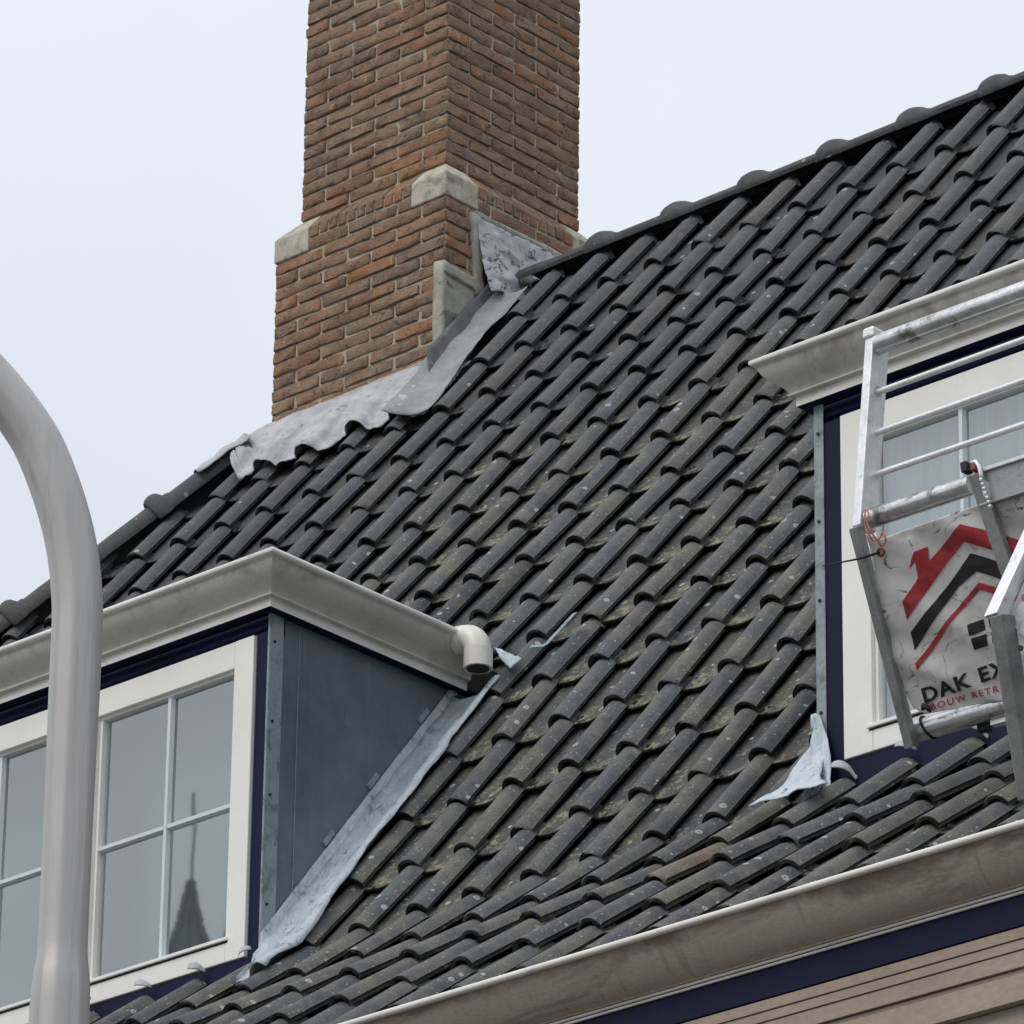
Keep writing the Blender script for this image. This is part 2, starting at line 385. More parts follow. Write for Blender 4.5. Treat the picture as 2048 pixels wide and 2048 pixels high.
def mat_banner():
    t = NT('soiled white banner'); v = t.vec((1,1,1), False)
    n1 = t.noise(v, 5, 5, .6); base = t.mix(t.rng(n1, .35, .65), (.62,.61,.585), (.74,.735,.715))
    st = t.noise(t.vec((1,1,2.4), False), 7, 6, .7, .6); base = t.mix(t.rng(st, .56, .70, 0, .6), base, (.33,.31,.275))
    cr = t.noise(t.vec((1,1,2.0), False), 5.5, 3, .5, 1.2); band = t.math('ABSOLUTE', t.math('SUBTRACT', cr, .5))
    br = t.noise(v, 19, 3, .6); crease = t.math('MULTIPLY', t.rng(band, .012, .002, 0, 1), t.rng(br, .5, .58, 0, .85))
    base = t.mix(crease, base, (.06,.058,.055))
    cr2 = t.noise(t.vec((1,1,.8), False), 9, 3, .5, 1.5); b2 = t.math('ABSOLUTE', t.math('SUBTRACT', cr2, .52))
    c2 = t.math('MULTIPLY', t.rng(b2, .010, .002, 0, 1), t.rng(br, .42, .36, 0, .7)); base = t.mix(c2, base, (.10,.097,.09))
    h = t.math('SUBTRACT', t.math('MULTIPLY', n1, .4), t.math('ADD', crease, c2))
    return t.done(base, .55, t.bump(h, .5, .003), spec=.35)
M_BANNER = mat_banner()
M_RED = mat_noise('banner red print', (.36,.030,.042), (.46,.045,.058), 14, .55, 60, .1, .001, (.20,.03,.03), spec=.35, dscale=15)
M_BLACK = mat_noise('banner black print', (.018,.014,.016), (.030,.025,.028), 14, .55, 60, .1, .001, spec=.35)
M_REDROPE = mat_noise('faded red cord', (.45,.10,.10), (.6,.28,.27), 60, .8)
M_RUST = mat_noise('brass eyelet', (.24,.12,.06), (.34,.2,.1), 60, .5, metal=.5)
M_CAPRED = mat_noise('red plastic', (.16,.03,.03), (.26,.05,.05), 30, .5)
M_PINK = mat_noise('pink spray paint', (.48,.22,.27), (.58,.30,.34), 30, .6)
M_SPIRE = mat_noise('hazed slate spire', (.13,.135,.15), (.19,.195,.21), 1, .8)  # slate lightened to put distance haze into its colour
M_GROUND = mat_noise('pavement', (.10,.098,.094), (.14,.136,.13), .5, .9, 8, .2, .01, (.15,.145,.14), dscale=.3)
M_WALL = mat_noise('facade brick red', (.16,.085,.06), (.22,.12,.085), 3, .9, 40, .4, .003)
M_INT = mat_noise('dim room interior', (.12,.145,.145), (.16,.18,.185), 2, .9)
M_CURT = mat_noise('net curtain', (.20,.24,.245), (.30,.345,.35), 40, .9, 200, .2, .001, stretch=(1,1,.02))

def mat_glass():
    t = NT('window glass')
    g = t.n('ShaderNodeBsdfGlossy'); g.inputs['Roughness'].default_value = .012; g.inputs['Color'].default_value = (.94,1,.99,1)
    tr = t.n('ShaderNodeBsdfTransparent'); tr.inputs['Color'].default_value = (.93,.97,.98,1)
    fr = t.n('ShaderNodeFresnel'); fr.inputs['IOR'].default_value = 1.5
    fac = t.math('ADD', t.math('MULTIPLY', fr.outputs[0], 1.8), .24, True)     # two panes of a sealed unit
    nz = t.noise(t.vec(), 2.2, 2)
    bp = t.bump(nz, .03, .005); t.l(bp, g.inputs['Normal'])
    bf = t.n('ShaderNodeNewGeometry').outputs['Backfacing']      # the inner face of the pane adds no second reflection
    fac = t.math('MULTIPLY', fac, t.math('SUBTRACT', 1.0, bf))
    m = t.n('ShaderNodeMixShader'); t.l(fac, m.inputs[0]); t.l(tr.outputs[0], m.inputs[1]); t.l(g.outputs[0], m.inputs[2])
    t.l(m.outputs[0], t.out.inputs['Surface'])
    return t.m
M_GLASS = mat_glass()

# ------------------------------------------------------------------ ground and the street wall
ob = link('ground', MB().add([(-400,-400,0),(400,-400,0),(400,400,0),(-400,400,0)], [(0,1,2,3)]).mesh('ground', M_GROUND), kind='structure')

# ------------------------------------------------------------------ roof geometry
w = 0.205
X0 = -12.0716
ROWY = {-1:13.1561,0:12.9811,1:12.7993,2:12.6064,3:12.4250,4:12.2430,5:12.0526,6:11.8598,7:11.6696,8:11.4708,9:11.2810,10:11.1073,11:10.9281,12:10.7425,13:10.5582,14:10.3279,15:10.1003,16:9.8555,17:9.632}
ROWZ = {-1:10.4032,0:10.1665,1:9.9270,2:9.6777,3:9.4377,4:9.1939,5:8.9494,6:8.7116,7:8.4677,8:8.2239,9:7.9799,10:7.7410,11:7.5000,12:7.2567,13:7.0275,14:6.8356,15:6.6758,16:6.4881,17:6.306}
RA, RB = 1.2948857, -6.6447445                     # main slope  Z = RA*Y + RB
KA, KB = 0.7612904, -1.016381                      # sprocketed foot of the slope
def slopeZ(Y):
    return RA*Y + RB if Y > 10.558 else KA*Y + KB
NRM = Vector((0, -RA, 1)).normalized()
# hip line (X as a function of Y on the main slope)
def hipX(Y): return -13.62 + (Y - 12.54) * 1.27
RIDGE_Y, RIDGE_Z = 13.45, 10.730

house = empty('house', (-10.0, 11.0, 0), 'house with a dark pantiled roof, tall brick chimney and two white dormers', 'house')
def part(name, me, mat=None, parent=None, label=None, kind=None):
    """child of the house (or of one of its parts); geometry is given in world coordinates"""
    p = parent or house
    o = link(name, me, mat, None, label, None, None, kind)
    o.parent = p
    if p is house: o.matrix_parent_inverse = Matrix.Translation(house.location).inverted()
    return o

# roof boarding (solid slabs under the tiles)
def slab(mb, pts, th=0.05):
    a, b, c = Vector(pts[0]), Vector(pts[1]), Vector(pts[2]); n = (b-a).cross(c-a).normalized()
    if n.z < 0: n = -n
    top = [Vector(p) for p in pts]; bot = [p - n*th for p in top]; k = len(pts)
    mb.add(top + bot, [tuple(range(k)), tuple(range(2*k-1, k-1, -1))] + [(i, (i+1) % k, k+(i+1) % k, k+i) for i in range(k)])
mb = MB()
D = 0.085
def under(X, Y): return (X, Y, slopeZ(Y) - D*1.636)
XR = -4.0
hk = -16.05
def u2(X, Y): return (X, Y, RA*Y + RB - D*1.636)
slab(mb, [(hipX(10.558), 10.558, u2(0,10.558)[2]), (XR, 10.558, u2(0,10.558)[2]), (XR, 13.43, u2(0,13.43)[2]), (hipX(13.43), 13.43, u2(0,13.43)[2])])
kz = lambda Y: KA*Y + KB - D*1.26
slab(mb, [(hipX(10.558)-1.0, 9.66, kz(9.66)), (XR, 9.66, kz(9.66)), (XR, 10.556, kz(10.556)), (hipX(10.558), 10.556, kz(10.556))])
# rear slope and hipped end
slab(mb, [(hipX(13.43), 13.44, 10.68), (XR, 13.44, 10.68), (XR, 16.9, 6.2), (hipX(9.66)-.5, 16.9, 6.2)])
slab(mb, [(hipX(13.43)-.02, 13.44, 10.66), (hipX(9.66)-.45, 16.9, 6.15), (hipX(9.66)-1.0, 9.7, 6.2), (hipX(10.558)-.02, 10.56, 6.93)])
roof = part('roof', mb.mesh('roof', M_UNDER))

# --- pantile
GA = 0.302
RW, RH = 0.0790, 0.0395
def prof(x):
    """height of the tile surface across the width; x=0 is the left foot of the roll"""
    if x >= 0:
        c = RW/2; q = min(1.0, abs((x-c)/c)); z = RH * max(0, 1 - q**2.05) ** 0.52
        return max(z, .014) if x > c else z
    if x < -0.128: return -0.011
    t = (x + 0.128) / 0.128
    return -0.0095*math.sin(math.pi*t)**0.9 - 0.009*(1-t)
PX = [-.145, -.128, -.115, -.09, -.065, -.04, -.02, -.006, 0, .0008, .003, .008, .016, .027, .0395, .050, .059, .068, .0745, .0780, .0790]
def tile_mesh(name, seed, wob=1.0):
    r = random.Random(seed); vs = []; fs = []
    YS = [0.0, 0.004, 0.05, 0.12, 0.2, 0.27, 0.300, 0.316, 0.372]
    n = len(PX); k1 = r.uniform(-1,1)*.0015*wob; k2 = r.uniform(-1,1)*.002*wob; ph = r.uniform(0,6)
    def P(x, y, dz=0):
        z = prof(x) + k1*math.sin(9*y+ph) + k2*(x/.1)*y/.3
        if y == 0.0: z -= 0.002
        if y > .305 and x > 0: z = min(z, prof(x)) - .004 - (.012 if x > RW*.6 else 0); x = RW/2 + (x - RW/2)*.80
        chip = 0
        if seed in (2, 5) and y < .01: chip = .016*max(0, 1-abs(x - (-.05 if seed == 2 else .055))/.03)
        return (x + .0012*math.sin(11*y+ph)*wob, y + (r.uniform(-.0022,.0022) + chip if y < .01 else 0), z + dz - chip*.2)
    for y in YS:
        for x in PX: vs.append(P(x, y))
    for j in range(len(YS)-1):
        for i in range(n-1): fs.append((j*n+i, j*n+i+1, (j+1)*n+i+1, (j+1)*n+i))
    b = len(vs)                                    # front rim and underside
    TH = .0105
    for i, x in enumerate(PX):
        z = prof(x)
        if x > .0: 
            cx = RW/2; xx = cx + (x-cx)*.80; zz = max(-.002, z - TH) if x < .073 else .002
            vs.append((xx, .001, zz))
        else: vs.append((x, .001, z - .0085))
    for i, x in enumerate(PX):
        v = vs[b+i]; vs.append((v[0], .33, v[2]))
    for i in range(n-1):
        fs.append((i+1, i, b+i, b+i+1)); fs.append((b+i+1, b+i, b+n+i, b+n+i+1))
    # right edge of the roll
    for j in range(len(YS)-1):
        pass
    m = MB(); m.add(vs, fs); me = m.mesh(name, None, False, False)
    smooth_by_angle(me, 42)
    return me
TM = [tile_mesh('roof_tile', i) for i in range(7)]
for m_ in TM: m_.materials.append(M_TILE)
def frame_for(j):
    """local frame of the tiles of course j: down-slope nose at y=0"""
    a = Vector((0, ROWY[j], ROWZ[j]))
    if j-1 in ROWY: b = Vector((0, ROWY[j-1], ROWZ[j-1]))
    else: b = a + Vector((0, .185, .185*RA))
    up = (b - a).normalized(); g = (b-a).length
    n = Vector((0, -up.z, up.y))
    b2 = b - n*.0205
    up = (b2 - a).normalized(); n = Vector((0, -up.z, up.y))
    return a, up, n, g
LDX0, LDX1 = -12.07, -10.58                        # left dormer
RDX0, RDX1 = -8.628, -6.95                         # right dormer
YF = 10.58
def keep(j, i):
    X = X0 + i*w; Y = ROWY[j]; Z = ROWZ[j]
    cx = X - .02
    if cx + .06 < hipX(Y + .12) - .09: return False
    if LDX0 + .02 < cx < LDX1 and 9 <= j <= 13: return False
    if RDX0 + .06 < cx < RDX1 and 9 <= j <= 13: return False
    if i == -1 and j <= 0: return False
    if -13.02 < cx < -12.30 and Y > 13.02: return False
    return True
def cam_px(P):
    d = Vector(P) - EYE; z = d.dot(FWD); return (1024 + FPX*d.dot(RIGHT)/z, 1024 + FPX*d.dot(DOWN)/z)
jobs = []
for j in range(-1, 18):
    for i in range(-24, 34):
        if not keep(j, i): continue
        a, up, n, g = frame_for(j)
        c = Vector((X0 + i*w, a.y, a.z)) + up*.15
        x, y = cam_px(c); inside = -60 < x < 2110 and -60 < y < 2110
        hidden = False
        if LDX0 < c.x < LDX1 - .1 and 7 <= j <= 8: hidden = True
        if c.x > RDX0 + .15 and 7 <= j <= 8: hidden = True
        if y > 2048 - (x-657)*.2976 + 35: hidden = True
        jobs.append((0 if inside and not hidden else 1, (c-EYE).length, j, i))
jobs.sort()
vis = sum(1 for q in jobs if q[0] == 0)
print('tiles in view', vis, 'total', len(jobs))
def cut_tile(me, mw, planes):
    me = me.copy(); bm = bmesh.new(); bm.from_mesh(me); inv = mw.inverted(); q = mw.to_3x3().transposed()
    for p, nn in planes:
        bmesh.ops.bisect_plane(bm, geom=bm.verts[:]+bm.edges[:]+bm.faces[:], plane_co=inv @ p, plane_no=(q @ nn), clear_outer=True, dist=1e-5)
    bm.to_mesh(me); bm.free(); return me
far = bmesh.new()
far_n = 0
T = Matrix.Translation
for k, (flag, dist, j, i) in enumerate(jobs):
    r = random.Random(j*1009 + i*31)
    a, up, n, g = frame_for(j)
    loc = Vector((X0 + i*w + r.uniform(-.0035,.0035), a.y, a.z)) + up*(r.uniform(-.005,.005) - (.012 if r.random() > .94 else 0)) + n*r.uniform(-.001,.0025)
    if j == 1 and i <= -1: loc -= up*.03
    xx = Vector((1,0,0))
    R3 = Matrix((xx, up, n)).transposed() @ Matrix.Rotation(math.radians(r.gauss(0, .7)), 3, 'Z') @ Matrix.Rotation(math.radians(r.uniform(-.5,.5)), 3, 'Y') @ Matrix.Rotation(math.radians(r.uniform(-.35,.25)), 3, 'X')
    loc -= n*.010
    mw = T(loc) @ R3.to_4x4()
    me = TM[(r.randrange(7))]
    planes = []
    if loc.x < hipX(a.y) + .35: planes.append((Vector((hipX(12.54) + .01, 12.54, 0)), Vector((-1, 1.27, 0)).normalized()))
    if RDX0 - .1 < loc.x < RDX0 + .2 and 9 <= j <= 13: planes.append((Vector((RDX0 + .012, 0, 0)), Vector((1,0,0))))
    if 14 == j and (LDX0 < loc.x < LDX1+.15 or RDX0-.1 < loc.x < RDX1): planes.append((Vector((0, YF + .03, 0)), Vector((0,1,0))))
    if j == -1: planes.append((Vector((0, 13.385, 0)), Vector((0,1,0))))
    if planes:
        me = cut_tile(me, mw, planes)
        if len(me.polygons) == 0: continue
    if far_n == 0 and k < 300:
        o = bpy.data.objects.new('roof_tile', me); COL.objects.link(o); o.parent = roof
        o.matrix_basis = mw
        if (j, i) == (15, 16):
            me2 = me.copy(); me2.materials.clear(); me2.materials.append(M_TILE_CLAY); o.data = me2
            o['label'] = 'reddish brown tile among the grey ones'
    else:
        far_n += 1
        tmp = me.copy(); tmp.transform(mw); far.from_mesh(tmp); bpy.data.meshes.remove(tmp)
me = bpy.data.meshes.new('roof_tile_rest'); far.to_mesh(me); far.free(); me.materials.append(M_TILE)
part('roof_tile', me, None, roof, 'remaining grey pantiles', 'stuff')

# dark moss and mortar crumbs caught at the tile junctions
def crumbs(name, n, mat, seed, rmin, rmax, pred):
    r = random.Random(seed); mb_ = MB(); c_ = 0
    vis_jobs = [q for q in jobs[:300]]
    while c_ < n:
        fl, ds, j, i = r.choice(vis_jobs)
        a, up, n_, g = frame_for(j)
        side = r.choice(((.086, -.004), (.092, .012), (-.09, .003), (.10, -.008)))
        P = Vector((X0 + i*w, a.y, a.z)) + Vector((side[0] + r.uniform(-.006,.006), 0, 0)) + up*(side[1] + r.uniform(-.01,.02)) - n_*.012
        c_ += 1
        if not pred(P, r): continue
        R_ = r.uniform(rmin, rmax); ph = r.random()*6
        vs = [P + n_*R_*.8]; 
        for k in range(6):
            an = ph + k*math.pi/3; q = R_*r.uniform(.7,1.3); vs.append(P + Vector((1,0,0))*q*math.cos(an) + up*q*1.4*math.sin(an) + n_*R_*r.uniform(-.2,.25))
        mb_.add(vs, [(0, 1+k, 1+(k+1) % 6) for k in range(6)])
    part(name, mb_.mesh(name, mat, True), None, roof, None, 'stuff')
M_MOSS = mat_noise('dark moss', (.012,.013,.009), (.035,.034,.022), 60, .95, 300, .8, .003, (.06,.065,.025), spec=.1, dscale=40)
M_LICH = mat_noise('grey lichen crust', (.26,.255,.20), (.42,.41,.34), 60, .95, 300, .8, .003, (.20,.19,.12), spec=.1, dscale=60)
crumbs('moss', 330, M_MOSS, 5, .004, .009, lambda P, r: True)
# --- ridge tiles: shallow arched caps with a bulging collar, and hip tiles
def cap_mesh(name, L, half, rise, collar=True, seed=0, bulge=.027):
    """runs along +x, arch in yz; collar at the x=0 end"""
    r = random.Random(seed); vs = []; fs = []
    xs = [0, .012, .03, .05, .07, .088, .10, .105, .12, .2, L*.8, L+.03]; n = 13
    for side in (0, 1):
        for x in xs:
            b = 0
            if collar and x <= .088: b = bulge*max(0, 1 - ((x-.034)/.054)**2)**.6 if x > .034 else bulge*(1 - ((.034-x)/.044)**2)**.6
            if x <= .105: b += .006
            for k in range(n):
                t = -1 + 2*k/(n-1); hw = half + b*.7
                y = hw*math.sin(t*math.pi/2*.92); z = (rise + b)*(1-abs(t)**2.1) - (b*.45 + .004)*abs(t)**3 - side*.013
                vs.append((x, y*(1 - side*.06), z + r.uniform(-.0006,.0006)))
    m = len(xs); N = m*n
    for j in range(m-1):
        for k in range(n-1):
            a = j*n+k; fs.append((a, a+n, a+n+1, a+1)); fs.append((N+a, N+a+1, N+a+n+1, N+a+n))
    for k in range(n-1): fs.append((k, k+1, N+k+1, N+k)); a = (m-1)*n+k; fs.append((a, N+a, N+a+1, a+1))
    for j in range(m-1):
        a = j*n; fs.append((a, N+a, N+a+n, a+n)); a = j*n+n-1; fs.append((a, a+n, N+a+n, N+a))
    me = MB().add(vs, fs).mesh(name, M_CAP); smooth_by_angle(me, 45); return me
CAPS = [cap_mesh('ridge_tile', .338, .098, .040, True, s) for s in range(3)]
for k in range(-1, 14):
    X = -11.93 + (k)*.3385 + .052
    me = CAPS[k % 3]
    if k == -1: X = -12.20; me = cap_mesh('ridge_tile', .34, .098, .040, False, 9)
    o = bpy.data.objects.new('ridge_tile', me); COL.objects.link(o); o.parent = roof
    o.matrix_basis = T((X, RIDGE_Y - .012, RIDGE_Z - .040 + .004)) @ Matrix.Rotation(rnd.uniform(-.006,.006), 4, 'X') @ Matrix.Rotation(-.008, 4, 'Y')
part('ridge_board', MB().box(hipX(13.43), XR, RIDGE_Y-.025, RIDGE_Y+.025, 10.55, RIDGE_Z-.03).mesh('ridge_board', M_UNDER), None, roof)
HIPS = [cap_mesh('hip_tile', .40, .066, .058, True, s+20, .030) for s in range(3)]
h0 = Vector((hipX(10.7), 10.7, RA*10.7 + RB)); h1 = Vector((hipX(13.1), 13.1, RA*13.1 + RB)); hd = (h1-h0).normalized()
upv = Vector((-.55, -.42, .9)); upv = (upv - hd*upv.dot(hd)).normalized(); sid = upv.cross(hd)
HM = Matrix((hd, sid, upv)).transposed().to_4x4()
hl = (h1-h0).length
pos_on = lambda px, py: ((onplane(px, py, h0, sid.cross(hd)) - h0).dot(hd))
bumps = [pos_on(330, 1012), pos_on(205, 1128), pos_on(45, 1243)]
step = (bumps[0]-bumps[2])/2
print('hip step', step)
k = 0
s = bumps[0]
while s > -1.0 and k < 14:
    o = bpy.data.objects.new('hip_tile', HIPS[k % 3]); COL.objects.link(o); o.parent = roof
    o.matrix_basis = T(h0 + hd*(s-.04) + upv*.006) @ HM @ Matrix.Rotation(-.02, 4, 'Y') @ Matrix.Diagonal((step/.40, 1, 1, 1))
    s -= step; k += 1

# ------------------------------------------------------------------ chimney
CX0, CX1, CY0, CY1 = -13.058, -12.242, 13.026, 13.842
IN = .060
ZS = 10.898                                        # underside of the corner stones
CH = .0492
ZU = ZS + 2*CH + .068                              # start of the upper shaft
ZT = ZU + 23*CH
core = MB()
m_ = .0065
core.box(CX0+m_, CX1-m_, CY0+m_, CY1-m_, 9.6, ZS + 2*CH - .012)
core.box(CX0+IN+m_, CX1-IN-m_, CY0+IN+m_, CY1-IN-m_, ZS + 2*CH - .014, ZT - .005)
chimney = part('chimney', core.mesh('chimney', M_MORTAR), label='square brick chimney with limestone corner blocks')
def brick_mesh(L, H, Dp, seed):
    """brick with worn arrises, centred in y/z, x from 0 to L"""
    r = random.Random(seed); vs = []; fs = []
    xs = [0, .006, L*.25, L*.5, L*.75, L-.006, L]; hy, hz = Dp/2, H/2; c = .006
    c = .0045; ring = [(-hy, -hz+c), (-hy, hz-c), (-hy+c, hz), (hy-c, hz), (hy, hz-c), (hy, -hz+c), (hy-c, -hz), (-hy+c, -hz)]
    for k, x in enumerate(xs):
        e = .78 if k in (0, 6) else 1
        for (y, z) in ring:
            j = .0045
            yy = (abs(y) - (.004 if k in (0,6) else 0))*(1 if y > 0 else -1) + r.uniform(-j, j)*.8
            zz = z*(.88 if k in (0,6) else 1) + r.uniform(-.0032, .0026)
            vs.append((x + (r.uniform(-.002,.002)), yy, zz))
    for a in range(6):
        for b in range(8): fs.append((a*8+b, a*8+(b+1) % 8, (a+1)*8+(b+1) % 8, (a+1)*8+b))
    fs.append(tuple(range(7,-1,-1))); fs.append(tuple(range(48,56)))
    me = MB().add(vs, fs).mesh('brick', M_BRICK); smooth_by_angle(me, 50); return me
LB = .2215
SB = [brick_mesh(LB+.001, .0440, .102, s) for s in range(12)]
HB = [brick_mesh(.106, .0440, .102, s+50) for s in range(8)]
SOL = [brick_mesh(.047, .040, .10, s+80) for s in range(6)]
bricks = []   # (mesh, matrix, visible)
def course(x0, x1, y0, y1, z, odd, skip=None):
    """one course of running bond round the four sides"""
    Wd = x1-x0; q = Wd/round(Wd/(LB/2)*1.0)       # half-brick module fitted to the side
    nh = round(Wd/(LB/2))
    def put(kind, m, vis): bricks.append((kind, m, vis))
    sides = [((x0,y0),(1,0),(0,1),True), ((x1,y0),(0,1),(-1,0),True), ((x1,y1),(-1,0),(0,-1),False), ((x0,y1),(0,-1),(1,0),False)]
    for si, (o, d, inn, vis) in enumerate(sides):
        # a run of half-brick units starting at the side's first corner
        par = (odd + si) % 2
        s_ = 1 if par else 0                       # header end of the neighbour occupies unit 0 when par
        u = s_
        while u < nh:
            if u + 2 <= nh: L = 2
            else: L = 1
            if L == 1 and not ((odd + si + 1) % 2 == 0 and nh % 2 == 0) and u == nh-1:
                # end unit belongs to the next side's corner brick unless the bond leaves a half brick
                pass
            sx = o[0] + d[0]*(u*q + .0055); sy = o[1] + d[1]*(u*q + .0055)
            cx_ = sx + inn[0]*.051; cy_ = sy + inn[1]*.051
            jx = rnd.uniform(-.003,.003)
            ang = math.atan2(d[1], d[0])
            mm = T((cx_ - inn[0]*jx, cy_ - inn[1]*jx, z + CH/2 + rnd.uniform(-.0012,.0012))) @ Matrix.Rotation(ang + rnd.uniform(-.008,.008), 4, 'Z') @ Matrix.Rotation(rnd.uniform(-.006,.006), 4, 'Y')
            put(('S' if L == 2 else 'H', q), mm, vis)
            u += L
        if s_ == 1:                                # header end shown at the first corner of this side
            sx = o[0] + d[0]*.0055; sy = o[1] + d[1]*.0055
            cx_ = sx + inn[0]*.051; cy_ = sy + inn[1]*.051
            mm = T((cx_, cy_, z + CH/2)) @ Matrix.Rotation(math.atan2(d[1], d[0]), 4, 'Z')
            put(('H', q), mm, vis)
k = 0
z = ZS - CH
while z > 10.02:
    course(CX0, CX1, CY0, CY1, z, k % 2); z -= CH; k += 1
course(CX0+.001, CX1-.001, CY0+.001, CY1-.001, ZS, 1)
z = ZU; k = 0
while z < ZT - CH*.5:
    course(CX0+IN, CX1-IN, CY0+IN, CY1-IN, z, k % 2); z += CH; k += 1
backb = bmesh.new()
nb = 0
for (kd, q), mm, vis in bricks:
    me = rnd.choice(SB if kd == 'S' else HB)
    z_ = mm.translation.z
    p_ = mm.translation
    # the lower right-hand bricks stop at the cement fillet
    if vis and p_.x > CX1 - .06 and z_ < ZS - .02:
        far_end = p_.y + (.11 if kd == 'S' else .05)
        lim = 13.165 if z_ > 10.64 else 13.03
        if z_ < 10.62 and abs((mm.to_3x3() @ Vector((1,0,0))).y) > .5: continue
    sc = Matrix.Diagonal((1, 1, 1, 1))
    inview = vis and z_ < 11.85
    if inview and nb < 300:
        nb += 1
        o = bpy.data.objects.new('brick', me); COL.objects.link(o); o.parent = chimney
        o.matrix_basis = mm @ sc
    else:
        tmp = me.copy(); tmp.transform(mm); backb.from_mesh(tmp); bpy.data.meshes.remove(tmp)
print('bricks', nb)
me = bpy.data.meshes.new('brick_rest'); backb.to_mesh(me); backb.free(); me.materials.append(M_BRICK)
part('brick', me, None, chimney, 'bricks of the far sides and top', 'stuff')
# sloping brick-on-edge band between the corner stones
def splay_block(x0, x1, zb, zf, zt, dep, mat, name, seed, lab=None):
    """block along +x: vertical face at y=0 from zb to zf, splayed back to y=IN at zt"""
    r = random.Random(seed)
    vs = []
    for x in (x0, x1):
        vs += [(x,0,zb),(x,0,zf),(x,IN,zt),(x,dep,zt),(x,dep,zb)]
    me = MB().add(vs, [(0,1,6,5),(1,2,7,6),(2,3,8,7),(3,4,9,8),(4,0,5,9),(4,3,2,1,0),(5,6,7,8,9)]).mesh(name, mat)
    bevel(me, .0035, 1, 20); return me
sides = [(Vector((CX0,CY0,0)), 0), (Vector((CX1,CY0,0)), math.pi/2), (Vector((CX1,CY1,0)), math.pi), (Vector((CX0,CY1,0)), -math.pi/2)]
Wd = CX1-CX0
blk = splay_block(0, .039, 0, .042, .042+.066, .13, M_BRICK, 'brick', 1)
for sd_, (o_, an) in enumerate(sides):
    x = .165
    n_ = 11; stp = (Wd - .33)/n_
    for q in range(n_):
        mm = T(o_ + Vector((0,0,ZS+CH+.004))) @ Matrix.Rotation(an, 4, 'Z') @ T((x + q*stp + .003, rnd.uniform(-.001,.003), rnd.uniform(-.002,.002)))
        if sd_ > 1: continue
        o = bpy.data.objects.new('brick', blk); COL.objects.link(o); o.parent = chimney
        o.matrix_basis = mm
mb = MB()
for o_, an in sides:                               # mortar bed behind the splay
    tm = splay_block(.1, Wd-.1, ZS+CH+.002, ZS+2*CH-.012, ZS+2*CH+.052, .14, M_MORTAR, 'mortar_bed', 2); tm.transform(T(o_) @ Matrix.Rotation(an, 4, 'Z') @ T((0,.006,0)))
    mb.add([v.co for v in tm.vertices], [tuple(p.vertices) for p in tm.polygons])
part('mortar_bed', mb.mesh('mortar_bed', M_MORTAR), None, chimney)
# corner stones
SL = .163
zb, zf, zt = ZS + .002, ZS + 2*CH - .006, ZU - .002
for sx, sy, cx_, cy_ in ((1,1,CX0,CY0), (-1,1,CX1,CY0), (-1,-1,CX1,CY1), (1,-1,CX0,CY1)):
    e = -.003
    def q(a, b, z): return (cx_ + sx*a, cy_ + sy*b, z)
    vs = [q(e,e,zb), q(SL,e,zb), q(SL,SL,zb), q(e,SL,zb), q(e,e,zf), q(SL,e,zf), q(SL,IN,zt), q(IN-.0,IN-.0,zt), q(IN,SL,zt), q(e,SL,zf), q(SL,SL,zt)]
    me = MB().add(vs, [(0,1,2,3),(0,1,5,4),(0,4,9,3),(4,5,6,7),(4,7,8,9),(1,2,10,6,5),(3,9,8,10,2),(7,6,10,8)]).mesh('corner_stone', M_STONE)
    bevel(me, .006, 2, 25)
    part('corner_stone', me, None, chimney)
part('chimney_cap', bevel(MB().box(CX0+.0, CX1-.0, CY0+.0, CY1-.0, ZT, ZT+.07).mesh('chimney_cap', M_STONE), .008), None, chimney)

# lead and cement round the foot of the chimney
def surf_h(X):
    """tile surface height above the slope plane at world X"""
    x = (X - X0) % w
    if x > RW + .002: x -= w
    return prof(x) + .012
def grid_mesh(name, nu, nv, fn, mat, th=.003, smooth=True):
    vs = [fn(i/nu, j/nv) for j in range(nv+1) for i in range(nu+1)]
    fs = [(j*(nu+1)+i, j*(nu+1)+i+1, (j+1)*(nu+1)+i+1, (j+1)*(nu+1)+i) for j in range(nv) for i in range(nu)]
    me = MB().add(vs, fs).mesh(name, mat, smooth, False)
    ns = [v.normal.copy() for v in me.vertices]; N = len(vs); W_ = nu+1
    sg_ = 1.0
    vs2 = [tuple(Vector(v) - n_*th) for v, n_ in zip(vs, ns)]
    rim = list(range(W_)) + [j*W_+nu for j in range(1, nv+1)] + [nv*W_+i for i in range(nu-1, -1, -1)] + [j*W_ for j in range(nv-1, 0, -1)]
    fs2 = fs + [tuple(N+i for i in reversed(f)) for f in fs] + [(rim[k], N+rim[k], N+rim[(k+1) % len(rim)], rim[(k+1) % len(rim)]) for k in range(len(rim))]
    me = MB().add(list(vs)+vs2, fs2).mesh(name, mat, smooth, True)
    for p in me.polygons: p.use_smooth = smooth
    return me
def nz(p, s, a): return noise.noise(Vector(p)*s)*a
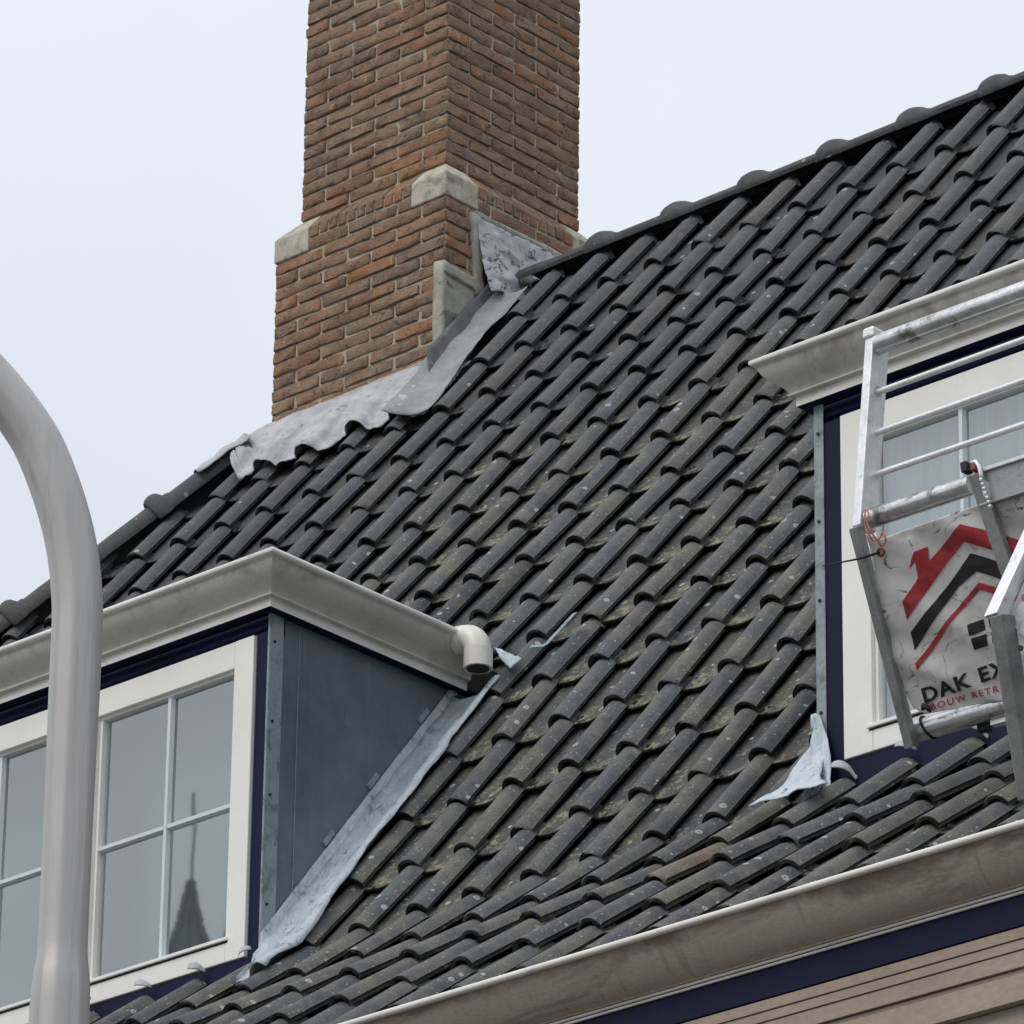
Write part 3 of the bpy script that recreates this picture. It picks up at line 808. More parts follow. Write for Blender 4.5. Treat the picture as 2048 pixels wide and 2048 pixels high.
def apron(u, v):
    X = -13.18 + u*(1.085)
    Yt = CY0 - .012; Zt = 10.262 - (X+13.05)*.0
    if X < -13.05: Yt = CY0 - .012 - (-13.05-X)*.35; Zt = 10.262 - (-13.05-X)*.35
    if X > CX1 - .005: Zt = RA*Yt + RB + max(0, .05 - (X-CX1)*.9)
    yb = 12.825 + .012*math.sin(X*9) + .018*noise.noise(Vector((X*7,0,0)))
    if X < -13.0: yb += (-13.0-X)*.9
    if X > -12.2: yb += (X+12.2)*.0
    Yb = yb; Zb = RA*Yb + RB
    e = v**.8
    P = Vector((X, Yt + (Yb-Yt)*e, Zt + (Zb-Zt)*e))
    fl = max(0, (v-.1)/.9)
    P += NRM*(surf_h(X)*fl**.7 + .008)
    P += NRM*(nz((X*2.2, v*1.2, 3), 3.0, .018)*(.3+.7*math.sin(math.pi*min(1,v))) + abs(nz((X*6, v*7, 3), 1.0, .016)) + nz((X*.7, v*.8, 9), 26, .009)*min(1,v*3) + abs(nz((X*1.2+v*.5, v*.5-X*.3, 4), 22, .010))*min(1,v*4))
    return P
part('lead_apron', grid_mesh('lead_apron', 150, 34, apron, M_LEADA), None, chimney)
def hipflap(u, v):      # lead dressed over the top of the hip
    c = h0 + hd*((Vector((hipX(12.925),12.925,RA*12.925+RB))-h0).dot(hd)) + hd*(v-.5)*.22
    a = (-.9 + 2.0*u)
    P = c + sid*(-math.sin(a)*.095) + upv*(math.cos(a)*.088 - .012)
    P += upv*nz((u*2, v*3, 5), 1.4, .012)
    return P
part('lead_flap', grid_mesh('lead_flap', 16, 10, hipflap, M_LEAD), None, chimney)
def soaker(u, v):       # strip of lead beside the chimney, running up the slope
    Y = 12.80 + v*(13.30-12.80)
    X = CX1 - .005 + u*(.172 + .010*math.sin(v*9) - .02*v)
    Z = RA*Y + RB
    h = .065*(1-u)**2 + .022*u*u + .010
    P = Vector((X, Y, Z)) + NRM*(h + nz((X*4, Y*6, 1), 1.6, .010) + nz((X*4,Y*4,5), 9, .004))
    return P
M_LEADS = mat_noise('dull lead', (.22,.22,.228), (.33,.33,.34), 12, .62, 140, .6, .002, (.42,.42,.44), spec=.4, dscale=20, dthr=(.58,.7), dfac=.5)
part('lead_soaker', grid_mesh('lead_soaker', 10, 30, soaker, M_LEADS), None, chimney)
M_LEADD = mat_noise('dark stained and shaded lead', (.10,.10,.11), (.17,.17,.185), 16, .7, 120, .6, .003, (.32,.33,.34), spec=.4, dscale=14, dthr=(.56,.72), dfac=.6)
def upstand(u, v):      # lead turned up the right face, coloured dark for its shadow band
    Y = 12.93 + v*(13.28-12.93); Z = RA*Y + RB + .04 + u*(.13 - .03*v)
    X = CX1 + .012 + nz((Y*9, Z*9, 2), 1, .01) + (1-u)*.02
    return Vector((X, Y, Z))
part('lead_upstand', grid_mesh('lead_upstand', 5, 16, upstand, M_LEADD), None, chimney)
z1 = lambda x, y: (500 + x*.36232, 0 + y*.36232)
def wrinkled(u, v):     # big crumpled sheet on the right face, running out over the tiles
    A = Vector((CX1, 13.172, 10.862)); B = Vector((CX1, 13.60, 10.872)); Cc = Vector((CX1, 13.195, 10.570)); Dd = Vector((CX1, 13.40, 10.600))
    top = A.lerp(B, u); bot = Cc.lerp(Dd, u)
    P = top.lerp(bot, v)
    cr = noise.noise(Vector((P.y*11+P.z*9, P.z*21-P.y*5, 1)))
    P.x += .012 + .050*v*v + .030*max(0, cr)**.8*math.sin(math.pi*min(1,u*1.02))*(.3+v) + nz((P.y, P.z, 4), 42, .006)
    P.z += .010*math.sin(u*7)*v
    return P
part('lead_sheet', grid_mesh('lead_sheet', 36, 30, wrinkled, M_LEADC), None, chimney, 'crumpled lead sheet on the right face')
def rough_slab(name, pts, n, th, mat, seed, amp=.004):
    """pts polygon (world), extruded by th along n, jittered"""
    bm = bmesh.new(); vs = [bm.verts.new(p) for p in pts]; f = bm.faces.new(vs)
    ex = bmesh.ops.extrude_face_region(bm, geom=[f]); 
    for e in ex['geom']:
        if isinstance(e, bmesh.types.BMVert): e.co += Vector(n)*th
    bmesh.ops.recalc_face_normals(bm, faces=bm.faces)
    bmesh.ops.triangulate(bm, faces=bm.faces[:])
    bmesh.ops.subdivide_edges(bm, edges=[e for e in bm.edges if e.calc_length() > .03], cuts=3, use_grid_fill=True)
    bmesh.ops.subdivide_edges(bm, edges=[e for e in bm.edges if e.calc_length() > .02], cuts=1, use_grid_fill=True)
    for v in bm.verts: v.co += Vector((noise.noise(v.co*40+Vector((seed,0,0))), noise.noise(v.co*40+Vector((seed,9,0))), noise.noise(v.co*40+Vector((seed,0,9)))))*amp
    me = bpy.data.meshes.new(name); bm.to_mesh(me); bm.free(); me.materials.append(mat)
    for p in me.polygons: p.use_smooth = True
    return me
EX = Vector((1,0,0)); EY = Vector((0,-1,0))
XF = CX1 - .012
part('lead_step', rough_slab('lead_step', [(CX1+.003,13.040,10.46),(CX1+.003,13.235,10.47),(CX1+.003,13.26,10.42),(CX1+.003,13.06,10.2),(CX1+.003,13.03,10.2)], Vector((1,0,0)), .005, M_LEADD, 11), None, chimney)
part('cement_fillet', rough_slab('cement_fillet', [(XF,13.020,10.62),(XF,13.20,10.605),(XF,13.23,10.52),(XF,13.26,10.45),(XF,13.05,10.2),(XF,13.020,10.2)], EX, .014, M_CEMENT, 1), None, chimney, 'stained cement render at the foot of the right face')
part('cement_fillet', rough_slab('cement_fillet', [(XF,13.145,10.875),(XF,13.19,10.87),(XF,13.215,10.56),(XF,13.17,10.57)], EX, .026, M_CEMENT, 2), None, chimney)
part('cement_fillet', rough_slab('cement_fillet', [(XF,13.018,10.635),(XF,13.20,10.625),(XF,13.20,10.585),(XF,13.018,10.60)], EX, .024, M_CEMENT, 5), None, chimney)
part('cement_fillet', rough_slab('cement_fillet', [(XF,13.165,10.885),(XF,13.75,10.895),(XF,13.75,10.872),(XF,13.165,10.860)], EX, .024, M_CEMENT, 6), None, chimney)
part('cement_fillet', rough_slab('cement_fillet', [(CX1+.004,CY0+.006,10.645),(CX1-.042,CY0+.006,10.645),(CX1-.040,CY0+.006,10.28),(CX1+.004,CY0+.006,10.22)], EY, .016, M_CEMENT, 3), None, chimney)
part('cement_fillet', rough_slab('cement_fillet', [(CX0-.004,CY0+.006,10.270),(CX1-.03,CY0+.006,10.290),(CX1-.03,CY0+.006,10.225),(CX0-.004,CY0+.006,10.225)], EY, .018, M_CEMENT, 4), None, chimney)

# ------------------------------------------------------------------ dormers
def tripath(o_, z0):
    pass
CPROF = [(.118,.000),(.1225,-.004),(.1225,-.012),(.118,-.0165),(.112,-.018),(.108,-.022),(.106,-.028),(.100,-.040),(.088,-.054),(.072,-.067),(.058,-.078),(.050,-.088),(.048,-.092),(.051,-.094),(.051,-.099),(.046,-.102),(.038,-.1035),(.036,-.106),(.036,-.128)]
def cornice(x0, x1, yf, yback, z, left_return, right_return):
    """moulded cornice: mitred front and side runs, z = top"""
    bead = MB(); body = MB()
    for lst, mbx in ((CPROF[:5], bead), (CPROF[4:-2], body), (CPROF[-3:], bead)):
        n = len(lst); vs = []; 
        vs += [(x1+o, yback, z+h) for o, h in lst] if right_return else []
        k0 = len(vs)
        vs += [(x1+o, yf-o, z+h) for o, h in lst]
        vs += [(x0-o, yf-o, z+h) for o, h in lst]
        vs += [(x0-o, yback, z+h) for o, h in lst]
        runs = len(vs)//n
        fs = [(r*n+k, r*n+k+1, (r+1)*n+k+1, (r+1)*n+k) for r in range(runs-1) for k in range(n-1)]
        mbx.add(vs, fs)
    # inner lining and underside
    def ring(m, o1, z1, o2, z2):
        a = [(x1+o1,yback,z1),(x1+o1,yf-o1,z1),(x0-o1,yf-o1,z1),(x0-o1,yback,z1)]
        b = [(x1+o2,yback,z2),(x1+o2,yf-o2,z2),(x0-o2,yf-o2,z2),(x0-o2,yback,z2)]
        m.add(a+b, [(0,1,5,4),(1,2,6,5),(2,3,7,6)])
    ring(bead, .118, z, .102, z); ring(bead, .102, z, .100, z-.018)
    sf = MB(); ring(sf, .0355, z-.1279, -.01, z-.1279)
    ring(body, .100, z-.018, .09, z-.03)
    return bead, body, sf
def dormer(x0, x1, zo, windows, label, lpost=.044):
    """zo: vertical offset of this dormer; windows: list of (glass x0, x1)"""
    yf = YF; zt = 8.193 + zo; zb = 6.90 + zo
    # body: solid walls with the window openings left as a recess
    m = MB()
    m.box(x0+.012, x1-.012, yf+.16, 11.60, 7.2+zo-.9, zt-.03)          # room volume
    m.box(x0-.03, x1+.03, yf-.03, 11.62, zt-.035, zt-.02)              # flat roof deck
    m.box(x0+.012, x1-.012, yf+.03, yf+.17, zt-.17, zt-.06); m.box(x0+.012, x1-.012, yf+.03, yf+.17, zb-.1, 7.06+zo)
    d = part('dormer', m.mesh('dormer', M_INT), label=label)
    bead, body, sf = cornice(x0, x1, yf, 11.345, zt, True, True)
    me = body.mesh('cornice', M_CORN, True); smooth_by_angle(me, 38); part('cornice', me, None, d)
    m = MB().box(x1-.02, x1+.034, 11.335, 11.5, zt-.12, zt-.03); part('cornice_end', m.mesh('cornice_end', M_UNDER), None, d)
    me = bead.mesh('gutter_bead', M_BEAD, True); smooth_by_angle(me, 60); part('gutter_bead', me, None, d)
    part('cornice_soffit', sf.mesh('cornice_soffit', M_BLUE), None, d)
    # header board (dark blue) with a moulding, sill board
    zh = 8.068 + zo; zf1 = 8.016 + zo; zf0 = 7.061 + zo
    m = MB().box(x0, x1, yf+.014, yf+.06, zf1-.004, zh-.0015); m.tube([(x0+.002, yf+.010, zh-.034), (x1-.002, yf+.010, zh-.034)], .0085, 8)
    part('header_board', m.mesh('header_board', M_BLUE), None, d)
    m = MB().box(x0+.0, x1, yf-.006, yf+.05, zb, zf0+.002)
    part('sill_board', bevel(m.mesh('sill_board', M_BLUE), .003), None, d)
    for xa, xb in ((x0, x0+lpost), (x1-.046, x1)):
        part('corner_post', bevel(MB().box(xa, xb, yf-.002, yf+.05, zf0+.002, zf1-.004).mesh('corner_post', M_BLUE), .003), None, d)
    # white casing round all windows
    zg0, zg1 = 7.130 + zo, 7.929 + zo
    gx0 = windows[0][0]; gx1 = windows[-1][1]
    fx0, fx1 = x0+lpost+.001, x1-.048
    def fr(xa, xb, za, zb_, y0=yf-.012, y1=yf+.04, nm='window_frame'):
        part(nm, bevel(MB().box(xa, xb, y0, y1, za, zb_).mesh(nm, M_WHITE), .0025, 2), None, d)
    xs = [fx0] + [v for wdw in windows for v in wdw] + [fx1]
    for a in range(0, len(xs), 2): fr(xs[a]+.0006, xs[a+1]-.0006, zf0+.004, zf1-.006)
    for ga, gb in windows: fr(ga, gb, zg1, zf1-.0066, yf-.0113); fr(ga, gb, zf0+.0045, zg0-.006, yf-.0113)
    for (ga, gb) in windows:
        # inner sash bead, dark strip standing in for the gap shadow below, glass, bars
        m = MB(); t = .010
        m.box(ga, ga+t, yf+.002, yf+.030, zg0, zg1); m.box(gb-t, gb, yf+.002, yf+.030, zg0, zg1)
        m.box(ga+t, gb-t, yf+.002, yf+.030, zg1-t*.8, zg1)
        part('sash_bead', m.mesh('sash_bead', M_WHITE), None, d)
        part('drip_bar', bevel(MB().box(ga-.015, gb+.012, yf-.020, yf+.02, zg0-.004, zg0+.006).mesh('drip_bar', M_WHITE), .0015), None, d)
        part('gap_shadow', MB().box(ga-.01, gb+.01, yf-.0125, yf+.01, zg0-.0095, zg0-.0042).mesh('shadow_strip', M_DARK), None, d).name = 'shadow_strip'
        part('glass_pane', MB().box(ga+.004, gb-.004, yf+.018, yf+.026, zg0+.002, zg1-.002).mesh('glass_pane', M_GLASS), None, d)
        mid = (ga+gb)/2 + .004; zm = 7.531 + zo
        b = MB(); b.add([(mid-.009,yf+.018,zg0),(mid+.009,yf+.018,zg0),(mid+.0055,yf+.004,zg0),(mid-.0055,yf+.004,zg0),
                         (mid-.009,yf+.018,zg1),(mid+.009,yf+.018,zg1),(mid+.0055,yf+.004,zg1),(mid-.0055,yf+.004,zg1)],
                        [(0,1,5,4),(1,2,6,5),(2,3,7,6),(3,0,4,7)])
        part('glazing_bar', b.mesh('glazing_bar', M_MUNTIN), None, d)
        b = MB()
        for s_, e_ in ((ga+.01, mid-.007), (mid+.007, gb-.01)):
            b.add([(s_,yf+.018,zm-.009),(s_,yf+.018,zm+.009),(s_,yf+.0045,zm+.0055),(s_,yf+.0045,zm-.0055),
                   (e_,yf+.018,zm-.009),(e_,yf+.018,zm+.009),(e_,yf+.0045,zm+.0055),(e_,yf+.0045,zm-.0055)],
                  [(0,1,5,4),(1,2,6,5),(2,3,7,6),(3,0,4,7)])
        part('glazing_bar', b.mesh('glazing_bar', M_MUNTIN), None, d)
    # zinc cheeks: sheet, front edge strip with nail heads
    for side, X, sg in (('r', x1, 1), ('l', x0, -1)):
        yb = 11.50
        pts = [(yf+.046, zh), (yb, zh), (yb, RA*yb+RB-.05), (yf+.046, RA*yf+RB-.09)]
        if sg > 0: pts = [(yf+.046, zh-.002), (11.48, zh-.002), (11.48, 8.05), (yf+.046, 6.95+zo)]
        vs = [(X-.0, y, z) for y, z in pts] + [(X-sg*.01, y, z) for y, z in pts]
        part('zinc_cheek', MB().add(vs, [(0,1,2,3),(7,6,5,4),(0,1,5,4),(1,2,6,5),(2,3,7,6),(3,0,4,7)]).mesh('zinc_cheek', M_ZINC), None, d)
        part('zinc_strip', bevel(MB().box(min(X+sg*.0035, X-sg*.028), max(X+sg*.0035, X-sg*.028), yf-.006, yf-.003, 6.98+zo, zh-.002).mesh('zinc_strip', M_ZINCL), .001, 1), None, d) if sg < 0 else \
        part('zinc_strip', bevel(MB().box(X-.004, X+.004, yf-.003, yf+.052, 6.98+zo, zh-.002).mesh('zinc_strip', M_ZINCL), .001, 1), None, d)
        for q, zz in enumerate([7.98, 7.74, 7.52, 7.22]):
            zz += zo + rnd.uniform(-.01,.01)
            if sg > 0: m = MB().tube([(X+.002, yf+.016, zz), (X+.0075, yf+.016, zz)], .0042, 8)
            else: m = MB().tube([(X+.012, yf-.0045, zz), (X+.012, yf-.010, zz)], .0042, 8)
            part('nail_head', m.mesh('nail_head', M_DARK), None, d)
    return d
LD = dormer(LDX0, LDX1, 0.0, [(-11.93, -11.39), (-11.245, -10.703)], 'left dormer with four-pane casements and a blue-grey zinc cheek')
RD = dormer(RDX0, RDX1, 0.024, [(-8.448, -7.892), (-7.72, -7.16)], 'right dormer with a net curtain, behind the hoist basket', .086)
# curtains hang inside
def curtain(x0, x1, z0, z1, d):
    vs = []; n = 60
    for z in (z0, z1):
        for k in range(n+1):
            x = x0 + (x1-x0)*k/n; vs.append((x, YF+.062 + .006*math.sin(k*1.9) + .006*math.sin(k*.7), z))
    me = MB().add(vs, [(k, k+1, n+2+k, n+1+k) for k in range(n)]).mesh('curtain', M_CURT, True, False)
    part('curtain', me, None, d)
curtain(-8.50, -7.86, 7.10, 8.02, RD); curtain(-7.74, -7.14, 7.10, 8.02, RD)
# seam and clips on the left dormer's cheek
part('cheek_seam', MB().box(LDX1+.0005, LDX1+.003, YF+.115, YF+.1165, 7.20, 8.062).mesh('cheek_seam', M_ZINCL), None, LD)
for yy in (10.83, 11.0, 11.2):
    zz = RA*yy + RB + .095
    part('zinc_clip', bevel(MB().bar((LDX1+.004, yy-.018, zz-.026), (LDX1+.004, yy+.018, zz+.022), (.004,0,0), (0,-.006,.005)).mesh('zinc_clip', M_ZINCL), .001, 1), None, LD)
# lead flashing beside the cheek, dressed over the tiles
def cheekflash(X, sg, wid, y0, y1, name, mat, d, hgt=.075):
    def fn(u, v):
        Y = y0 + v*(y1-y0)
        Z = slopeZ(Y) if Y > 10.558 else (KA*Y+KB)
        n = NRM
        fo = max(0, (10.565 - Y))                     # in front of the dormer corner the sheet only lies on the tiles
        if u < .25:
            t = u/.25; P = Vector((X + sg*(.004+.010*t) + fo*.5, Y, Z + .058*(1-t) + .014))
            if fo > 0: P.z = Z + .02 + .01*t
            P += Vector((sg*abs(nz((Y*5, t*2, 1), 2, .006)), 0, 0))
        else:
            t = (u-.25)/.75; xl = X + sg*.014 + fo*.5; xr = X + sg*(wid + .004*math.sin(Y*15) + nz((Y,0,0), 14, .010) + .012*max(0, (10.75-Y))*3)
            xx = xl + (xr-xl)*t
            P = Vector((xx, Y, Z)) + n*(surf_h(xx)*(.35+.65*t) + .012*(1-t) + nz((xx*1.5, Y, 2), 12, .008) + nz((xx, Y, 2), 40, .003))
            if t > .85: P -= n*(t-.85)*.05
        return P
    part(name, grid_mesh(name, 16, 60, fn, mat), None, d)
cheekflash(LDX1, 1, .205, 10.41, 11.33, 'lead_flashing', M_LEADW, LD)
def rdl(u, v):
    # lead sheet left of the right dormer's foot
    A = Vector((-8.685, 10.70, RA*10.70+RB)); 
    wd = .070 + .020*v
    Y = 10.70 - v*.27; X = -8.612 - wd + u*(wd + .16*v**2.2)
    Z = slopeZ(Y)
    P = Vector((X, Y, Z)) + NRM*(.046 + nz((X*1.3, Y, 4), 14, .009) + nz((X, Y, 4), 45, .004))
    return P
def rdf(u, v):
    z = 7.235 - v*.26; wv = .018 + .075*v**.7
    return Vector((-8.628 - .012 + u*wv + .01*v, YF - .012 - .055*v**2 - abs(nz((u*2, z*12, 3), 1.3, .011)), z))
part('lead_flashing', grid_mesh('lead_flashing', 8, 22, rdf, M_LEADB), None, RD, 'crumpled lead turned up the front of the corner post')
part('lead_flashing', grid_mesh('lead_flashing', 14, 22, rdl, M_LEADB), None, RD, 'stained lead sheet at the foot of the corner post')
# lead tongues under the sills, curled over the heads of the tiles
def tongue(X, d, seed, k_=1.0):
    r = random.Random(seed); r_ = r.uniform(.7, 1.3); sh = r.uniform(-.012,.012)
    def fn(u, v):
        x = X + .022 + sh + u*(.050 + .025*r_)*k_; Y = YF - .006 - v*(.026*r_*k_)*math.sin(math.pi*(.15+.8*u)) ; Z = KA*Y + KB
        return Vector((x, Y, Z)) + Vector((0, -.6, .8))*(surf_h(x)*1.0 - .004 + nz((x, Y, seed), 30, .003) + (1-v)*.008)
    part('lead_tongue', grid_mesh('lead_tongue', 12, 4, fn, M_LEAD, .0022), None, d)
for i in range(0, 8):
    if X0+i*w > LDX0: tongue(X0 + i*w, LD, i, .62)
for i in range(17, 24): tongue(X0 + i*w, RD, i, .75)
# pvc outlet elbow on the left dormer
def arc(c, e1, e2, r, a0, a1, n):
    return [c + e1*(r*math.cos(a0+(a1-a0)*k/n)) + e2*(r*math.sin(a0+(a1-a0)*k/n)) for k in range(n+1)]
EYb = 11.245; zc = 8.172
st = Vector((LDX1+.085, EYb, zc)); pts = [st, st+Vector((.03,0,0))]
c = st + Vector((.03, 0, -.055))
pts += arc(c, Vector((0,0,1)), Vector((1,0,0)), .055, .1, math.pi/2, 9)
pts += [pts[-1] + Vector((0,0,-.05))]
m = MB().tube(pts, .0385, 20); e2 = pts[-2]
m.tube([e2 + Vector((0,0,.006)), e2 + Vector((0,0,-.052))], .0415, 20); m.tube([st+Vector((.008,0,0)), st+Vector((.03,0,0))], .041, 20)
me = m.mesh('outlet_elbow', M_PVC, True); smooth_by_angle(me, 40)
part('outlet_elbow', me, None, LD, 'white plastic gutter outlet elbow')
part('outlet_opening', MB().tube([pts[-1]+Vector((0,0,.001)), pts[-1]+Vector((0,0,-.0035))], .033, 20).mesh('outlet_opening', M_DARK), None, LD)
# loose metal strip and lead scrap on the tiles by the elbow
p1 = onplane(1062, 1293, Vector((0,11.36,RA*11.36+RB)) + NRM*.062, NRM); p2 = onplane(1090, 1291, Vector((0,11.36,RA*11.36+RB)) + NRM*.062, NRM); p3 = onplane(1150, 1226, Vector((0,11.36,RA*11.36+RB)) + NRM*.070, NRM)
m = MB().bar(p1, p2, NRM*.0012, Vector((0,-.6,-.7))*.008); m.bar(p2, p3, NRM*.0012, Vector((1,0,0))*.009)
part('metal_strip', m.mesh('metal_strip', M_ZINCL), None, roof, 'bent pale metal strip lying between two tiles')
q_ = [onplane(x, y, Vector((0,11.36,RA*11.36+RB)) + NRM*.045, NRM) for x, y in ((990,1296),(1044,1318),(1020,1338),(1003,1322))]
part('lead_scrap', rough_slab('lead_scrap', q_, NRM, .004, M_LEADW, 8, .006), None, LD)

# ------------------------------------------------------------------ main gutter, fascia, soffit boards, wall
GY, GZ = 9.50, 6.265
gx0, gx1 = -15.6, -4.0
def run(prof2, name, mat, smooth=True, closed=False, par=None, ang=35):
    m = MB(); n = len(prof2)
    vs = [(gx0, y, z) for y, z in prof2] + [(gx1, y, z) for y, z in prof2]
    fs = [(k, (k+1) % n, n+(k+1) % n, n+k) for k in range(n if closed else n-1)]
    if closed: fs += [tuple(range(n)), tuple(range(2*n-1, n-1, -1))]
    me = m.add(vs, fs).mesh(name, mat)
    if smooth: smooth_by_angle(me, ang)
    return part(name, me, None, par)
bead = [(GY+.010, GZ-.0115)] + [(GY+.0075-.0085*math.cos(a), GZ-.0045+.0085*math.sin(a)) for a in [math.radians(d) for d in (-60,-30,0,30,60,90,120,150)]] + [(GY+.016, GZ-.010)]
eg = run([(GY+.012, GZ-.012),(GY+.016,GZ-.020),(GY+.024,GZ-.034),(GY+.036,GZ-.052),(GY+.050,GZ-.070),(GY+.066,GZ-.086),(GY+.082,GZ-.096),(GY+.095,GZ-.101),(GY+.0955,GZ-.103),
          (GY+.11, GZ-.103),(GY+.30,GZ-.103),(GY+.30,GZ-.085),(GY+.10,GZ-.085),(GY+.03,GZ-.03)], 'eaves_gutter', M_GUTTER, True, True)
eg['label'] = 'long weathered beige gutter along the eaves'
run(bead, 'gutter_bead', M_BEAD, True, True, eg, 60)
def mold(y, z, r, nm='eaves_moulding', mt=M_BEAD):
    run([(y+r*math.cos(a)*-1, z+r*math.sin(a)) for a in [math.radians(d) for d in range(0,360,45)]], nm, mt, True, True, eg, 60)
mold(GY+.104, GZ-.1065, .0036); mold(GY+.108, GZ-.1145, .0036)
run([(GY+.112,GZ-.118),(GY+.112,GZ-.187),(GY+.16,GZ-.187),(GY+.16,GZ-.118)], 'fascia_board', M_BLUE, False, True)
# beige frieze boards below the blue fascia
zb = GZ - .1895
bds = [(.114,.027),(.117,.024),(.120,.039),(.128,.010),(.124,.058),(.106,.014),(.130,.10)]
for k, (dy, hh) in enumerate(bds):
    run([(GY+dy, zb-.0015),(GY+dy, zb-hh+.0012),(GY+dy+.03, zb-hh+.0012),(GY+dy+.03, zb-.0015)], 'frieze_board', M_BOARD, False, True)
    zb -= hh
run([(GY+.135, GZ-.19),(GY+.135, 5.70),(GY+.3,5.70),(GY+.3,GZ-.19)], 'frieze_backing', M_BOARD, False, True)
part('wall', MB().box(-15.0, -4.2, 9.75, 16.6, 0, 6.0).mesh('wall', M_WALL))

# ------------------------------------------------------------------ lamp post in the foreground
LPd = 9.4
lp_p = EYE + FWD*LPd
post_px = [((204+107.7)/2, 1230), ((199.8+103.5)/2, 1345), ((196.7+101.2)/2, 1400), ((184+91)/2, 1648), ((176+83)/2, 1793), ((172+78.7)/2, 1925)]
base_dir_top = onplane(155.5, 1230, lp_p, FWD)
foot = onplane(127, 1925, lp_p, FWD)
vertX = base_dir_top.x; vertY = base_dir_top.y
lamp = empty('lamp_post', (vertX, vertY, 0), 'grey tubular street lamp post curving over to the left, nearest the viewer', 'lamp post')
def lpart(name, me, mat=None):
    o = link(name, me, mat); o.parent = lamp; o.matrix_parent_inverse = Matrix.Translation(lamp.location).inverted(); return o
hr = Vector((RIGHT.x, RIGHT.y, 0)).normalized(); nr = Vector((-hr.y, hr.x, 0))
pl0 = Vector((vertX, vertY, 0))
curve_px = [((70+170)/2, 1000), ((52+160)/2, 960), ((31+138)/2, 905), ((10+116)/2, 862), (-60+54, 770), (-75, 700), (-160, 640), (-260, 590), (-400, 545), (-560, 520)]
cpts = []
for x, y in [(155.7, 1290), (155.2, 1200), (148.5, 1120), (137.5, 1062)] + curve_px:
    cpts.append(onplane(x, y, pl0, nr))
shaft = [Vector((vertX, vertY, z)) for z in (0.0, 1.0, 2.0, 3.0, 4.0)]
zt_ = foot.z
RP = .0382
def fluted(pts, rads, n=40):
    vs = []; fs = []; up = None
    for i, p in enumerate(pts):
        t = (pts[min(i+1, len(pts)-1)] - pts[max(i-1, 0)]).normalized()
        if up is None: up = nr.copy()
        up = (up - t*up.dot(t)).normalized(); w_ = t.cross(up)
        for k in range(n):
            a = 2*math.pi*k/n
            rr = rads[i]*(1 + .018*math.cos(8*a+.4) + .006*math.cos(16*a))
            vs.append(p + up*math.cos(a)*rr + w_*math.sin(a)*rr)
    for i in range(len(pts)-1):
        for k in range(n): fs.append((i*n+k, i*n+(k+1) % n, (i+1)*n+(k+1) % n, (i+1)*n+k))
    me = MB().add(vs, fs).mesh('post', None, True, True); return me
def catmull(P, m=6):
    out_ = []
    for i in range(len(P)-1):
        p0 = P[max(i-1,0)]; p1 = P[i]; p2 = P[i+1]; p3 = P[min(i+2, len(P)-1)]
        for k in range(m):
            t = k/m; out_.append(.5*((2*p1) + (p2-p0)*t + (2*p0-5*p1+4*p2-p3)*t*t + (3*p1-p0-3*p2+p3)*t**3))
    out_.append(P[-1]); return out_
zk = onplane(127, 1960, pl0, nr).z
low = [(0.0,.062),(1.2,.062),(2.2,.058),(zk-.40,.0465),(zk-.05,.0458),(zk-.008,.0448),(zk+.012,.0425),(zk+.040,.0392),(zk+.055,.0384),(zk+.10,RP)]
lpart('post', fluted([Vector((vertX, vertY, z)) for z, r in low], [r for z, r in low]), M_POST)
arm = catmull([Vector((vertX, vertY, zk+.0995)), Vector((vertX, vertY, zk+.16))] + [Vector((vertX, vertY, z_)) for z_ in [zk+.25+q_*.05 for q_ in range(0, 60)] if z_ < cpts[1].z - .07] + [Vector((vertX, vertY, cpts[1].z-.035))] + cpts[1:], 10)
k0 = next(k for k, p in enumerate(arm) if p.z > cpts[1].z - .30)
for _ in range(70):
    arm = arm[:k0] + [arm[k]*.5 + (arm[k-1]+arm[k+1])*.25 for k in range(k0, len(arm)-1)] + arm[-1:]
lpart('arm', fluted(arm, [RP*(1 + .05*min(1, max(0, (k-30)/40))) for k in range(len(arm))]), M_POST)
e_ = arm[-1]; dd_ = (arm[-1]-arm[-3]).normalized()
m = MB().tube([e_ - dd_*.02, e_+dd_*.05, e_+dd_*.12, e_+dd_*.42, e_+dd_*.5], [.045,.06,.10,.11,.03], 20)
me = m.mesh('lantern', M_POST, True); lpart('lantern', me)

# ------------------------------------------------------------------ hoist basket in front of the right dormer
bk = empty('hoist_basket', (-7.9, 9.95, 6.9), 'open aluminium basket of a roofing hoist leaning before the right dormer', 'hoist basket')
def bpart(name, me, mat=None, label=None):
    o = link(name, me, mat, None, label); o.parent = bk; o.matrix_parent_inverse = Matrix.Translation(bk.location).inverted(); return o
YK = 9.80
def lean(x0_, y0_, x1_, y1_, Ya, Yb): return onY(x0_, y0_, Ya), onY(x1_, y1_, Yb)
